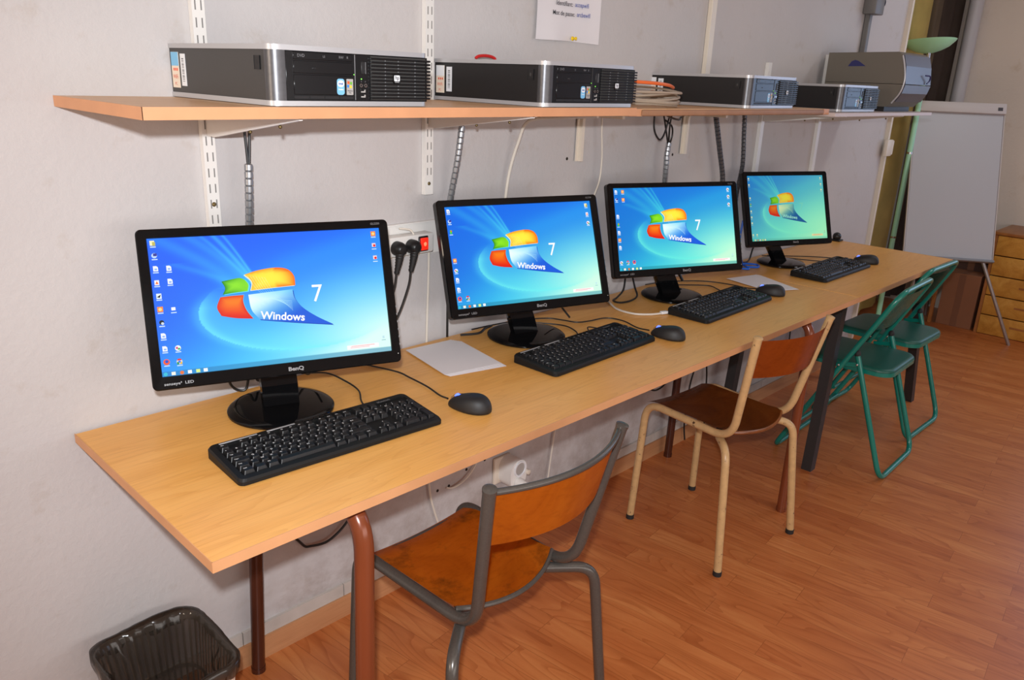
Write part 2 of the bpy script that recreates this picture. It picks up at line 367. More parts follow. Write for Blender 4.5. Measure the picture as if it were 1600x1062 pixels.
M_['led_red'] = mat('lit_red_switch', (0.6, 0.02, 0.01, 1), 0.25, emit=(1, 0.03, 0.01, 1), estr=0.55)
M_['led_hot'] = mat('switch_glow', (1, 0.2, 0.1, 1), 0.25, emit=(1, 0.12, 0.05, 1), estr=1.6)
M_['paper'] = mat('white_paper', srgb(226, 222, 224), 0.7)
M_['ink_black'] = mat('black_ink', srgb(70, 68, 74), 0.7)
M_['ink_blue'] = mat('blue_ink', srgb(88, 104, 170), 0.7)
M_['yellow'] = mat('yellow_pin', srgb(235, 200, 30), 0.35)
M_['chair_grey'] = mat('grey_enamel_tube', srgb(84, 79, 74), 0.27, 0.35, noise=0.10, nscale=220)
M_['chair_cream'] = mat('chipped_cream_enamel', srgb(196, 160, 112), 0.36, noise=0.10, nscale=60)
def chips(mt, dark, lo, hi, scale):
    nt = mt.node_tree; b = nt.nodes['Principled BSDF']; src = b.inputs['Base Color'].links[0].from_socket
    tc = nt.nodes.new('ShaderNodeTexCoord'); n = nt.nodes.new('ShaderNodeTexNoise'); n.inputs['Scale'].default_value = scale; n.inputs['Detail'].default_value = 7; n.inputs['Roughness'].default_value = .75
    nt.links.new(tc.outputs['Object'], n.inputs['Vector']); mr = nt.nodes.new('ShaderNodeMapRange'); mr.inputs['From Min'].default_value = lo; mr.inputs['From Max'].default_value = hi
    nt.links.new(n.outputs['Fac'], mr.inputs['Value']); mx = nt.nodes.new('ShaderNodeMixRGB'); mx.inputs[2].default_value = dark
    nt.links.new(mr.outputs[0], mx.inputs[0]); nt.links.new(src, mx.inputs[1]); nt.links.new(mx.outputs[0], b.inputs['Base Color'])
chips(M_['chair_cream'], srgb(70, 44, 28), .615, .65, 45)
M_['ply'] = wood('varnished_plywood', srgb(176, 84, 14), srgb(200, 104, 22), srgb(216, 122, 32), (5, 6, 6), 0.24, 0.5, rings=False)
M_['ply_seat'] = wood('worn_varnished_plywood', srgb(176, 84, 14), srgb(200, 104, 22), srgb(216, 122, 32), (5, 6, 6), 0.24, 0.5, rings=False)
chips(M_['ply_seat'], srgb(110, 58, 20), .53, .72, 7)
M_['ply2'] = wood('dark_varnished_plywood', srgb(104, 56, 22), srgb(128, 70, 28), srgb(146, 84, 36), (5, 6, 6), 0.26, 0.5, rings=False)
M_['ply3'] = wood('red_varnished_plywood', srgb(150, 66, 18), srgb(172, 80, 24), srgb(196, 96, 30), (5, 6, 6), 0.22, 0.5, rings=False)
M_['leg_brown'] = mat('brown_enamel_tube', srgb(122, 62, 36), 0.22, 0.1)
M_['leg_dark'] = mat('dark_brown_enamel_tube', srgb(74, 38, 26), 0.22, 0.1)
M_['leg_black'] = mat('black_steel_leg', srgb(44, 42, 42), 0.45)
M_['rubber'] = mat('black_rubber', (0.015, 0.015, 0.015, 1), 0.7)
M_['green'] = mat('green_enamel_tube', srgb(12, 120, 106), 0.24, spec=0.6)
M_['green_vinyl'] = mat('green_vinyl', srgb(22, 86, 74), 0.42)
M_['green_edge'] = mat('green_seat_edge', srgb(28, 138, 92), 0.4)
M_['chrome'] = mat('chrome', srgb(200, 200, 200), 0.15, 1)
M_['lamp_green'] = mat('pale_green_enamel', srgb(168, 226, 192), 0.32)
M_['lamp_shade'] = mat('pale_green_glass', srgb(178, 236, 190), 0.3)
M_['olive'] = mat('olive_curtain_fabric', srgb(232, 206, 126), 0.9, noise=0.18, nscale=4, bump=0.3, bscale=300)
M_['taupe'] = mat('taupe_curtain_fabric', srgb(136, 118, 98), 0.9, noise=0.15, nscale=4)
M_['dark_cloth'] = mat('dark_brown_curtain_fabric', srgb(94, 80, 72), 0.9, noise=0.2, nscale=5)
M_['board'] = mat('whiteboard_surface', srgb(178, 178, 182), 0.35)
M_['board_frame'] = mat('whiteboard_frame', srgb(196, 188, 184), 0.45)
M_['alu'] = mat('aluminium_tube', srgb(165, 160, 158), 0.35, 0.6)
M_['tray'] = mat('grey_tray', srgb(130, 134, 140), 0.4)
M_['pine'] = wood('varnished_pine', srgb(188, 128, 52), srgb(208, 150, 66), srgb(222, 168, 82), (3, 12, 12), 0.35)
M_['pine_side'] = wood('varnished_pine_side', srgb(150, 92, 48), srgb(164, 104, 54), srgb(176, 116, 62), (3, 12, 12), 0.4, rings=False)
M_['cardboard'] = mat('cardboard', srgb(142, 94, 66), 0.85, noise=0.07, nscale=6)
M_['cardboard_dark'] = mat('dark_cardboard', srgb(84, 58, 48), 0.85)
M_['tape'] = mat('brown_tape', srgb(124, 80, 56), 0.6)
M_['printer'] = mat('grey_printer_plastic', srgb(108, 102, 92), 0.5)
M_['printer2'] = mat('printer_plastic_blue_daylit', srgb(74, 74, 84), 0.3)  # blue daylight on the printer front is mixed into this base colour
M_['printer_dark'] = mat('dark_printer_plastic', srgb(42, 40, 40), 0.5)
M_['navy'] = mat('navy_mark', srgb(40, 42, 100), 0.4)
M_['conduit'] = mat('grey_conduit', srgb(110, 108, 106), 0.45)
M_['pipe'] = mat('pale_painted_pipe', srgb(190, 190, 196), 0.4)
M_['bin'] = mat('beige_basket_plastic', srgb(220, 196, 176), 0.45)
M_['hole'] = mat('dark_hole', srgb(40, 30, 24), 0.9)
M_['stk_white'] = mat('sticker_white', srgb(225, 228, 232), 0.4)
M_['stk_blue'] = mat('sticker_light_blue', srgb(120, 185, 225), 0.4)
M_['stk_dblue'] = mat('sticker_blue', srgb(30, 90, 170), 0.4)
M_['stk_cream'] = mat('sticker_cream', srgb(228, 214, 196), 0.5)
M_['stk_grey'] = mat('sticker_grey', srgb(165, 162, 158), 0.4)
M_['r'] = mat('logo_red', srgb(220, 90, 50), 0.4); M_['g'] = mat('logo_green', srgb(110, 180, 60), 0.4)
M_['b'] = mat('logo_blue', srgb(60, 130, 210), 0.4); M_['y'] = mat('logo_yellow', srgb(240, 200, 60), 0.4)
def bag_mat():
    mt = bpy.data.materials.new('smoky_bin_liner'); mt.use_nodes = True; b = mt.node_tree.nodes['Principled BSDF']
    b.inputs['Base Color'].default_value = srgb(40, 35, 30); b.inputs['Roughness'].default_value = 0.16
    b.inputs['Alpha'].default_value = 0.82
    return mt
M_['bag'] = bag_mat()

# ------------------------------------------------------------------ the room
XR = 5.42
struct('floor', BM().box(-2.3, XR + .1, -4.1, 0.6, -0.05, 0), M_['floor'])
struct('ceiling', BM().box(-2.3, XR + .1, -4.1, 0.6, 2.7, 2.8), M_['ceil'])
struct('wall_back', BM().box(-2.3, 3.87, 0, 0.12, 0, 2.7), M_['wall'])
struct('wall_alcove', BM().box(3.75, XR + .1, 0.48, 0.6, 0, 2.7).box(3.75, 3.87, 0.12, 0.48, 0, 2.7), M_['wall2'])
wr = BM().box(XR, XR + .1, -0.98, 0.48, 0, 2.7).box(XR, XR + .1, -4.1, -3.05, 0, 2.7).box(XR, XR + .1, -3.05, -0.98, 0, 0.85).box(XR, XR + .1, -3.05, -0.98, 2.25, 2.7)
struct('wall_right', wr, M_['wall2'])
struct('wall_left', BM().box(-2.4, -2.3, -4.1, 0.12, 0, 2.7), M_['wall2'])
struct('wall_front', BM().box(-2.4, XR + .1, -4.2, -4.1, 0, 2.7), M_['wall2'])
wf = BM().box(XR + .02, XR + .07, -3.05, -2.99, .85, 2.25).box(XR + .02, XR + .07, -1.04, -.98, .85, 2.25).box(XR + .02, XR + .07, -2.99, -1.04, .85, .91).box(XR + .02, XR + .07, -2.99, -1.04, 2.19, 2.25).box(XR + .02, XR + .07, -2.04, -1.98, .91, 2.19)
struct('window_1', wf, M_['white_metal'])
wf = BM()
for a, c in ((-1.21, -1.15), (-.18, -.12), (1.02, 1.08), (2.05, 2.11)): wf.box(a, c, -4.1, -4.03, .64, 1.76)
for a, c in ((-1.15, -.18), (-.12, 1.02), (1.08, 2.05)): wf.box(a, c, -4.1, -4.03, .64, .70).box(a, c, -4.1, -4.03, 1.70, 1.76)
struct('fill_light_frame', wf, M_['white_metal'])  # unseen frame added around the front fill light, no opening behind it
struct('baseboard_back', BM().box(-2.3, 3.87, -0.014, 0, 0, 0.064), M_['base_wood'])
tb = BM()
x = -2.0
while x < 3.86:
    tb.box(x + .0008, min(x + .298, 3.87), -0.008, 0, 0.0645, 0.101); x += 0.30
struct('trim_1', tb, M_['tile'])
# pale wall panel band behind the sockets
struct('trim_2', BM().box(0.30, 1.10, -0.006, 0, 0.998, 1.083).box(0.30, 1.10, -0.011, 0, 1.083, 1.0865), M_['white_metal'])
struct('trim_3', BM().box(3.845, 3.868, -0.02, 0, 0.1, 2.7), M_['cream'])
# small holes in the plaster
hb = BM()
for hx, hz in ((0.745, 0.262), (0.79, 0.262), (0.862, 0.293), (1.255, 1.222), (1.835, 1.212), (0.94, 0.30)):
    hb.lathe([(0, -.0006), (0.005, -.0006), (0.005, 0)], 10, Matrix.Translation((hx, 0, hz)) @ Matrix.Rotation(-PI / 2, 4, 'X'))
struct('trim_4', hb, M_['hole'])
pp = BM().tube([(5.345, 0.12, 0), (5.345, 0.12, 2.7)], 0.043, 20)
tag(link('heating_pipe', pp, M_['pipe']), 'pale vertical pipe against the far wall right of the dark curtain', 'pipe')

# ------------------------------------------------------------------ desk: two tables in a row
H = 0.75; D = 0.60
def bent_leg(x, yf, side):
    pass
t = thing('school_table', 'long beech-topped table with brown tubular legs, nearest the camera along the wall', 'table', (1.0, -0.3, 0))
b = BM().rbox(-0.209, 2.2185, -D, -0.009, H - 0.0195, H - .0012, 0.0012, 1)
link('tabletop', b, [M_['desk']], t, True)
b = BM().box(-0.2097, 2.2185, -D - .0008, -D + 0.001, H - .0195, H - .0006).box(-0.2099, -0.2085, -D, -.009, H - .0195, H - .0006)
link('edge_band', b, [M_['edge']], t, True, label='slightly redder beech edge band')
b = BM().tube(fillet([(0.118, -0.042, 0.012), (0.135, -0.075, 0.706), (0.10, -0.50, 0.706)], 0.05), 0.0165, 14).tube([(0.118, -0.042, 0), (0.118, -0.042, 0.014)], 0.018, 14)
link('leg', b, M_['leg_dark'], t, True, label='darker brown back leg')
b = BM().tube(fillet([(0.080, -0.30, 0.7115), (0.080, -0.575, 0.7115), (0.076, -0.568, 0.012)], 0.085, 10), 0.0185, 14).tube([(0.076, -0.568, 0), (0.076, -0.568, 0.014)], 0.02, 14)
link('leg', b, M_['leg_brown'], t, True)
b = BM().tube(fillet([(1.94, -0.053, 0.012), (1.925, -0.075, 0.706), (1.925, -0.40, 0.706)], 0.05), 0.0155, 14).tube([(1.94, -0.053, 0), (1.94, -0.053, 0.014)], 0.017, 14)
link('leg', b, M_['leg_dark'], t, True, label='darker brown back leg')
b = BM().tube(fillet([(1.925, -0.35, 0.7065), (1.925, -0.565, 0.7065), (1.884, -0.579, 0.012)], 0.075, 10), 0.0165, 14).tube([(1.884, -0.579, 0), (1.884, -0.579, 0.014)], 0.0175, 14)
link('leg', b, M_['leg_brown'], t, True)
b = BM().tube([(0.12, -0.20, 0.712), (1.92, -0.20, 0.712)], 0.014, 10)
link('frame_rail', b, M_['leg_brown'], t, True)

t = thing('school_table', 'beech-topped table with black square legs, at the far end of the row', 'table', (2.75, -0.3, 0))
b = BM().rbox(2.2215, 3.27, -D, -0.009, H - 0.0205, H - .0014, 0.0012, 1)
link('tabletop', b, M_['desk'], t, True)
b = BM().box(2.2215, 3.2707, -D - .0008, -D + .001, H - .0205, H - .001).box(3.2695, 3.271, -D, -.009, H - .0205, H - .001)
link('edge_band', b, [M_['edge']], t, True)
def sq_leg(a, c, s=0.020):
    a, c = Vector(a), Vector(c); bm = BM()
    vs = [q + Vector((dx, dy, 0)) for q in (a, c) for dx, dy in ((-s, -s), (s, -s), (s, s), (-s, s))]
    return bm.add(vs, [(0, 3, 2, 1), (4, 5, 6, 7), (0, 1, 5, 4), (1, 2, 6, 5), (2, 3, 7, 6), (3, 0, 4, 7)])
for a, c in (((2.277, -0.499, 0), (2.36, -0.485, 0.706)), ((2.285, -0.10, 0), (2.37, -0.10, 0.706)), ((3.385, -0.51, 0), (3.248, -0.487, 0.706)), ((3.37, -0.10, 0), (3.248, -0.10, 0.706))):
    link('leg', sq_leg(a, c), M_['leg_black'], t, True)
b = BM().box(2.345, 3.265, -0.505, -0.465, 0.706, 0.729).box(2.345, 3.265, -0.12, -0.08, 0.706, 0.729).box(2.345, 2.385, -0.465, -0.12, 0.706, 0.729).box(3.225, 3.265, -0.465, -0.12, 0.706, 0.729)
link('frame_rail', b, M_['leg_black'], t, True)

# ------------------------------------------------------------------ shelves
S = 1.392
t = thing('wall_shelf', 'thick beech shelf board carrying the two nearest computers', 'shelf', (0.45, -0.2, S - .0185))
link('board', BM().rbox(-0.16, 1.055, -0.39, -0.001, S - .0185, S, .0008, 1), M_['shelf'], t, True)
link('edge_band', BM().box(-0.161, 1.055, -0.3908, -0.3895, S - .0187, S + .0002).box(-0.1608, -0.1595, -0.3908, -0.001, S - .0187, S + .0002), M_['shelf_edge'], t, True, label='orange-tinted beech edge band')
S2 = 1.3885
t = thing('wall_shelf', 'middle shelf board with a darker brown front edge, under the third computer', 'shelf', (1.65, -0.2, S2 - .0185))
link('board', BM().rbox(1.057, 2.248, -0.365, -0.001, S2 - .0185, S2, .0008, 1), M_['shelf'], t, True)
link('edge_strip', BM().rbox(1.11, 2.20, -0.370, -0.3652, S2 - .0180, S2 - .002, .004, 2), M_['shelf_dark'], t, True, label='darker brown front edge')  # darker brown band between the two paler ends of the front edge
link('edge_band', BM().box(1.057, 1.109, -0.3665, -0.3652, S2 - .0185, S2).box(2.201, 2.248, -0.3665, -0.3652, S2 - .0185, S2), M_['shelf_edge'], t, True)
S3 = 1.3755
tag(link('wall_shelf', BM().rbox(2.25, 3.27, -0.39, -0.001, S3 - .013, S3, .0008, 1), M_['shelf_white']), 'thin pale shelf board under the printer and the farthest computer', 'shelf')

def upright(x, z0, z1, label, slots=True, w=0.026, sz=None):
    t = thing('shelf_upright', label, 'shelf upright', (x, 0, z0))
    link('rail', BM().box(x - w / 2, x - w / 2 + .0015, -.014, -.0008, z0, z1).box(x + w / 2 - .0015, x + w / 2, -.014, -.0008, z0, z1).box(x - w / 2, x + w / 2, -.0155, -.014, z0, z1), M_['white_metal'], t, True)
    if slots:
        sb = BM(); z = z0 + .05
        while z < z1 - .03:
            for dx in (-.006, .006): sb.box(x + dx - .0013, x + dx + .0013, -.0159, -.0150, z, z + .018)
            z += .032
        link('slot', sb, M_['slot_light'], t, True)['kind'] = 'stuff'
    s_ = BM().lathe([(0, -.003), (.003, -.0025), (.005, 0)], 12, Matrix.Translation((x, -.0156, sz or z0 + .028)) @ Matrix.Rotation(-PI / 2, 4, 'X'))
    link('screw', s_, M_['screw'], t, True)
    return t
upright(0.113, 0.80, 2.35, 'white slotted metal upright behind the nearest computer, partly hidden by first monitor', sz=1.178)
upright(0.694, 1.156, 2.35, 'white slotted metal upright between the first two computers, its lower end showing')
upright(2.447, 1.00, 1.547, 'short white upright standing just above the third computer, behind the fourth monitor', False)
upright(2.985, 0.95, 1.60, 'white upright at the left edge of the grey printer', False)
def bracket(x, z_s, L_, h_, label):
    """long tapering bracket below a shelf"""
    pr_ = [(-0.0165, z_s - .0005), (-L_, z_s - .0005), (-L_, z_s - .0045), (-0.05, z_s - h_), (-0.0165, z_s - h_)]
    bm = BM(); Mx = Matrix(((0, 0, 1, 0), (1, 0, 0, 0), (0, 1, 0, 0), (0, 0, 0, 1)))
    bm.prism(pr_, x - .0035, x + .0035, Mx)
    bm.box(x - .011, x + .011, -L_, -.0165, z_s - .0022, z_s - .0004)
    t = thing('shelf_bracket', label, 'shelf bracket', (x, 0, z_s - h_))
    link('arm', bm, M_['white_metal'], t, True)
    for yy in (-.30, -.19):
        zz = z_s - .008 - (h_ - .008) * (L_ + yy) / (L_ - .05) + .001
        link('screw', BM().ball((x, yy, zz - .002), .0035, 6), M_['screw'], t, True)
bracket(0.113, S - .0187, 0.37, 0.056, 'long white bracket under the nearest end of the shelf')
bracket(0.694, S - .0187, 0.375, 0.048, 'long white bracket under the shelf below the second computer')
bracket(2.447, S3 - .013, 0.35, 0.040, 'long white bracket where the middle shelf meets the pale one')
bracket(2.985, S3 - .013, 0.37, 0.046, 'long white bracket farthest along, below the printer shelf')
def small_bracket(x, zs, label):
    t = thing('shelf_bracket', label, 'shelf bracket', (x, 0, zs - .155))
    pts = fillet([(x, -.008, zs - .155), (x, -.008, zs - .006), (x, -.17, zs - .006)], .03)
    bm = BM()
    for dx in (0,):
        # ribbed strap: rectangular section sweep
        for w_, d_ in ((.0150, .004), (.006, .014)):
            vs = []; n = len(pts)
            for i, q in enumerate(pts):
                a = pts[max(0, i - 1)]; c = pts[min(n - 1, i + 1)]; tt = (c - a).normalized(); nn = Vector((0, tt.z, -tt.y))
                f = 1 if d_ < .008 else 1
                for sx, sn in ((-1, -1), (1, -1), (1, 1), (-1, 1)):
                    off = -nn * (d_ / 2) if d_ > .008 else Vector((0, 0, 0))
                    vs.append(q + Vector((sx * w_, 0, 0)) + nn * sn * d_ / 2 + off)
            fs = [(i * 4 + k, i * 4 + (k + 1) % 4, (i + 1) * 4 + (k + 1) % 4, (i + 1) * 4 + k) for i in range(n - 1) for k in range(4)]
            fs += [(0, 3, 2, 1), tuple((n - 1) * 4 + k for k in range(4))]
            bm.add(vs, fs)
    bm2 = BM(); zlow = zs - .155
    link('arm', bm, M_['cream'], t, True)
    for zz in (zs - .14, zs - .03):
        link('screw', BM().ball((x + .004, -.0125, zz), .0035, 6), M_['screw'], t, True)
small_bracket(1.300, S2 - .0195, 'small cream bracket screwed to the wall between second and third monitors')
small_bracket(1.886, S2 - .0195, 'small cream bracket screwed to the wall above the third monitor')

# ------------------------------------------------------------------ screens
def screen_color(u, v, green=False):
    top = Vector((0.06, 0.38, 0.97)); bot = Vector((0.22, 0.80, 0.99)); left = Vector((0.04, 0.28, 0.92)); right = Vector((0.55, 0.98, 0.93))
    s1 = max(0, min(1, (1 - v) * 0.85 + (u - .35) * 0.35)); s1 = s1 * s1 * (3 - 2 * s1)
    c = top.lerp(bot, s1)
    # bright lower right
    dx, dy = u - 1.02, (v + .02) * .85
    g = math.exp(-(dx * dx / .22 + dy * dy / .20)); c = c.lerp(Vector((0.86, 1.0, 0.96)), min(1, g * 1.15))
    # dark left
    g = math.exp(-((u + .05) ** 2 / .09 + (v - .45) ** 2 / .25)); c = c.lerp(Vector((0.08, 0.38, 0.94)), g * .75)
    # arc glow on the left of the flag, sweeping below
    ex, ey = (u - .62) / .45, (v - .42) / .33
    rr = math.sqrt(ex * ex + ey * ey)
    if v < .62:
        fade = max(0, min(1, (.62 - v) / .15)); d = (rr - 1)
        g = math.exp(-(d / .07) ** 2) * .34 + (math.exp(-(d / .42) ** 2) * .46 if d < 0 else 0)
        g *= fade * (1 if u < .62 else max(0, 1 - (u - .62) / .35))
        c = c.lerp(Vector((0.45, 0.93, 1.0)), min(1, g))
    # big soft swoosh upper centre to right
    d = v - (.62 + (u - .3) * .45)
    if u > .4: c = c.lerp(Vector((0.16, 0.60, 1.0)), .45 * math.exp(-(d / .09) ** 2) * min(1, (u - .4) / .15))
    # bands from upper left toward the flag
    for (x0, y0, x1, y1, wd, st) in ((.03, 1.0, .33, .62, .05, .45), (.10, .80, .34, .60, .035, .40), (.16, 1.0, .38, .64, .035, .5), (.26, 1.0, .42, .62, .012, .85), (.30, 1.0, .43, .62, .006, .9), (.21, 1.0, .40, .64, .010, .6)):
        t_ = (v - y0) / (y1 - y0)
        if -0.05 <= t_ <= 1.05:
            tt = max(0.0, min(1.0, t_)); xc = x0 + (x1 - x0) * (1 - (1 - tt) ** 1.35 if x0 < .2 else tt ** .9)
            d = u - xc; g = math.exp(-(d / wd) ** 2) * st * (0.55 + .45 * t_)
            c = c.lerp(Vector((0.30, 0.82, 1.0)), min(1, g))
    if v < .035: c = c.lerp(Vector((0.10, 0.42, 0.62)), .45)
    if green:
        gr = Vector((0.42, 0.80, 0.45)); c = Vector((c.x * .62 + .06, c.y * .72 + .16, c.z * .62 + .12)); s_ = max(0, min(1, (u * .55 + (1 - v) * .6)))
        c = c.lerp(Vector((0.56, 0.86, 0.66)), s_ * .6)
    return c
def emis_vc(name, strength=1.0):
    mt = bpy.data.materials.new(name); mt.use_nodes = True; nt = mt.node_tree; b = nt.nodes['Principled BSDF']
    at = nt.nodes.new('ShaderNodeAttribute'); at.attribute_name = 'pix'
    b.inputs['Base Color'].default_value = (0.003, 0.003, 0.003, 1); b.inputs['Roughness'].default_value = 0.55; b.inputs['Specular IOR Level'].default_value = 0.15
    nt.links.new(at.outputs['Color'], b.inputs['Emission Color']); b.inputs['Emission Strength'].default_value = strength
    return mt
M_['screen'] = emis_vc('lcd_picture', 1.05); M_['screen2'] = emis_vc('lcd_picture_dim', 1.1)
def screen_mesh(w_, h_, icons, green, strength_mat, tint=0.0):
    """one mesh in xz plane (normal -y), local centre origin"""
    V = []; Fc = []; Col = []
    def P(u, v, k): return ((u - .5) * w_, -k * .00018, (v - .5) * h_)
    nu, nv = 220, 124
    for j in range(nv + 1):
        for i in range(nu + 1):
            c_ = screen_color(i / nu, j / nv, green)
            if tint: c_ = Vector((c_.x * (1 - .10 * tint), c_.y + (1 - c_.y) * .12 * tint, c_.z * (1 - .12 * tint)))
            V.append(P(i / nu, j / nv, 0)); Col.append(tuple(c_))
    for j in range(nv):
        for i in range(nu):
            a = j * (nu + 1) + i; Fc.append((a, a + 1, a + nu + 2, a + nu + 1))
    def dim(c):
        if not green: return c
        return (c[0] * .80 + .02, c[1] * .78 + .04, c[2] * .55 + .06)
    def poly(pts, cols, k):
        o = len(V)
        cx = sum(p[0] for p in pts) / len(pts); cy = sum(p[1] for p in pts) / len(pts)
        if callable(cols):
            # subdivide radially for gradient
            rings = 8
            for r in range(rings + 1):
                for p in pts:
                    f = r / rings; u = cx + (p[0] - cx) * f; v = cy + (p[1] - cy) * f
                    V.append(P(u, v, k)); Col.append(dim(cols(u, v, f)))
            n = len(pts)
            for r in range(rings):
                for i in range(n):
                    a = o + r * n + i; b_ = o + r * n + (i + 1) % n; Fc.append((a, b_, b_ + n, a + n))
        else:
            for p in pts: V.append(P(p[0], p[1], k)); Col.append(dim(cols))
            Fc.append(tuple(range(o, o + len(pts))))
    def smooth(pts, n=5):
        q = [Vector((a, b_, 0)) for a, b_ in pts]; out = []
        m_ = len(q)
        for i in range(m_):
            p0, p1, p2, p3 = q[(i - 1) % m_], q[i], q[(i + 1) % m_], q[(i + 2) % m_]
            for k in range(n):
                t_ = k / n; r = .5 * ((2 * p1) + (-p0 + p2) * t_ + (2 * p0 - 5 * p1 + 4 * p2 - p3) * t_ * t_ + (-p0 + 3 * p1 - 3 * p2 + p3) * t_ ** 3)
                out.append((r.x, r.y))
        return out
    def seg(*parts):  # list of polylines, each smoothed open, sharp at joins
        out = []
        for pl in parts:
            q = spline([(a, b_, 0) for a, b_ in pl], 6) if len(pl) > 2 else [Vector((a, b_, 0)) for a, b_ in pl]
            out += [(r.x, r.y) for r in q[:-1]]
        return out
    green_p = seg([(.276, .657), (.32, .669), (.352, .675), (.372, .660)], [(.372, .660), (.386, .62), (.380, .572)], [(.380, .572), (.323, .567), (.276, .559)], [(.276, .559), (.288, .605), (.276, .657)])
    yellow_p = seg([(.374, .697), (.433, .723), (.509, .735), (.56, .716), (.585, .662), (.587, .589)], [(.587, .589), (.499, .584), (.395, .575)], [(.395, .575), (.402, .640), (.374, .697)])
    red_p = seg([(.265, .541), (.31, .545), (.362, .545)], [(.362, .545), (.357, .495), (.368, .425), (.392, .361)], [(.392, .361), (.321, .376), (.261, .402)], [(.261, .402), (.247, .468), (.265, .541)])
    blue_p = seg([(.381, .544), (.479, .553), (.572, .559)], [(.572, .559), (.578, .490), (.610, .412), (.666, .336), (.738, .262)], [(.738, .262), (.577, .304), (.418, .352)], [(.418, .352), (.388, .43), (.381, .544)])
    def L3(a, b_, t_): t_ = max(0, min(1, t_)); return tuple(a[i] + (b_[i] - a[i]) * t_ for i in range(3))
    poly([(u + .004, v - .008) for u, v in blue_p], (0.02, 0.30, 0.75), .6)
    poly([(u - .004, v - .004) for u, v in yellow_p], (0.9, 0.95, 0.85), .6)
    poly([(u + .003, v + .004) for u, v in red_p], (0.25, 0.75, 0.95), .6)
    poly([(u + .006, v - .005) for u, v in green_p], (0.35, 0.85, 0.95), .6)
    poly(green_p, lambda u, v, f: L3((0.55, 0.90, 0.12), (0.12, 0.50, 0.02), f ** 2 * max(0, 1 - (u - .28) * 9)), 1)
    poly(yellow_p, lambda u, v, f: L3((1.0, 0.93, 0.25), (1.0, 0.42, 0.0), f ** 3 * (.35 + .65 * (u > .5) + .3 * (v > .7))), 1)
    poly(red_p, lambda u, v, f: L3(L3((1.0, 0.62, 0.04), (0.90, 0.10, 0.01), (.53 - v) * 6), (0.85, 0.05, 0.01), (f ** 3) * .8), 1)
    poly(blue_p, lambda u, v, f: L3(L3((0.93, 1.0, 1.0), (0.34, 0.78, 0.97), ((u - .40) * 3.2 + abs(.50 - v) * 4.0)), (0.08, 0.36, 0.86), max(0, (u - .45) * 4.2 + (.47 - v) * 4.5)), 1)
    # fine light lines crossing the flag
    for k in range(7):
        a = spline([(.385 + .012 * k, .69 - .004 * k, 0), (.42 + .012 * k, .58 - .006 * k, 0), (.475 + .009 * k, .505 - .006 * k, 0), (.565, .470 - .012 * k, 0)], 6)
        up = [(q.x, q.y) for q in a]; lo = [(q.x, q.y - .0016) for q in a]
        o = len(V)
        for q in up + lo[::-1]: V.append(P(q[0], q[1], 1.6)); Col.append(dim((0.75, 0.96, 1.0)))
        n = len(up)
        for i in range(n - 1): Fc.append((o + i, o + i + 1, o + 2 * n - 2 - i, o + 2 * n - 1 - i))
    def text(txt, u, v, size, ang, col, k=2, bold=0.0, sx=1.0, align='CENTER'):
        me = text_mesh(txt, 1.0, align, 3, bold); o = len(V); ca, sa = math.cos(ang), math.sin(ang)
        for q in me.vertices:
            x_, y_ = q.co.x * size * sx, q.co.y * size
            V.append(((u - .5) * w_ + x_ * ca - y_ * sa, -k * .00018, (v - .5) * h_ + x_ * sa + y_ * ca)); Col.append(col)
        for f in me.polygons: Fc.append(tuple(o + i for i in f.vertices))
    text('Windows', .519, .357, .0225 * w_ / .47, -.135, dim((1, 1, 1)) if not green else (.55, .80, .72), 2, .022, 1.02)
    text('7', .679, .508, .052 * w_ / .47, -.02, dim((1, 1, 1)) if not green else (.42, .75, .66), 2, 0.0, .95)
    def rect_(u, v, du, dv, c, k=1): poly([(u - du, v - dv), (u + du, v - dv), (u + du, v + dv), (u - du, v + dv)], c, k)
    def disc(u, v, r, c, k=1): poly([(u + r * math.cos(a * PI / 6), v + r * 1.7 * math.sin(a * PI / 6)) for a in range(12)], c, k)
    Wt = (1, 1, 1)
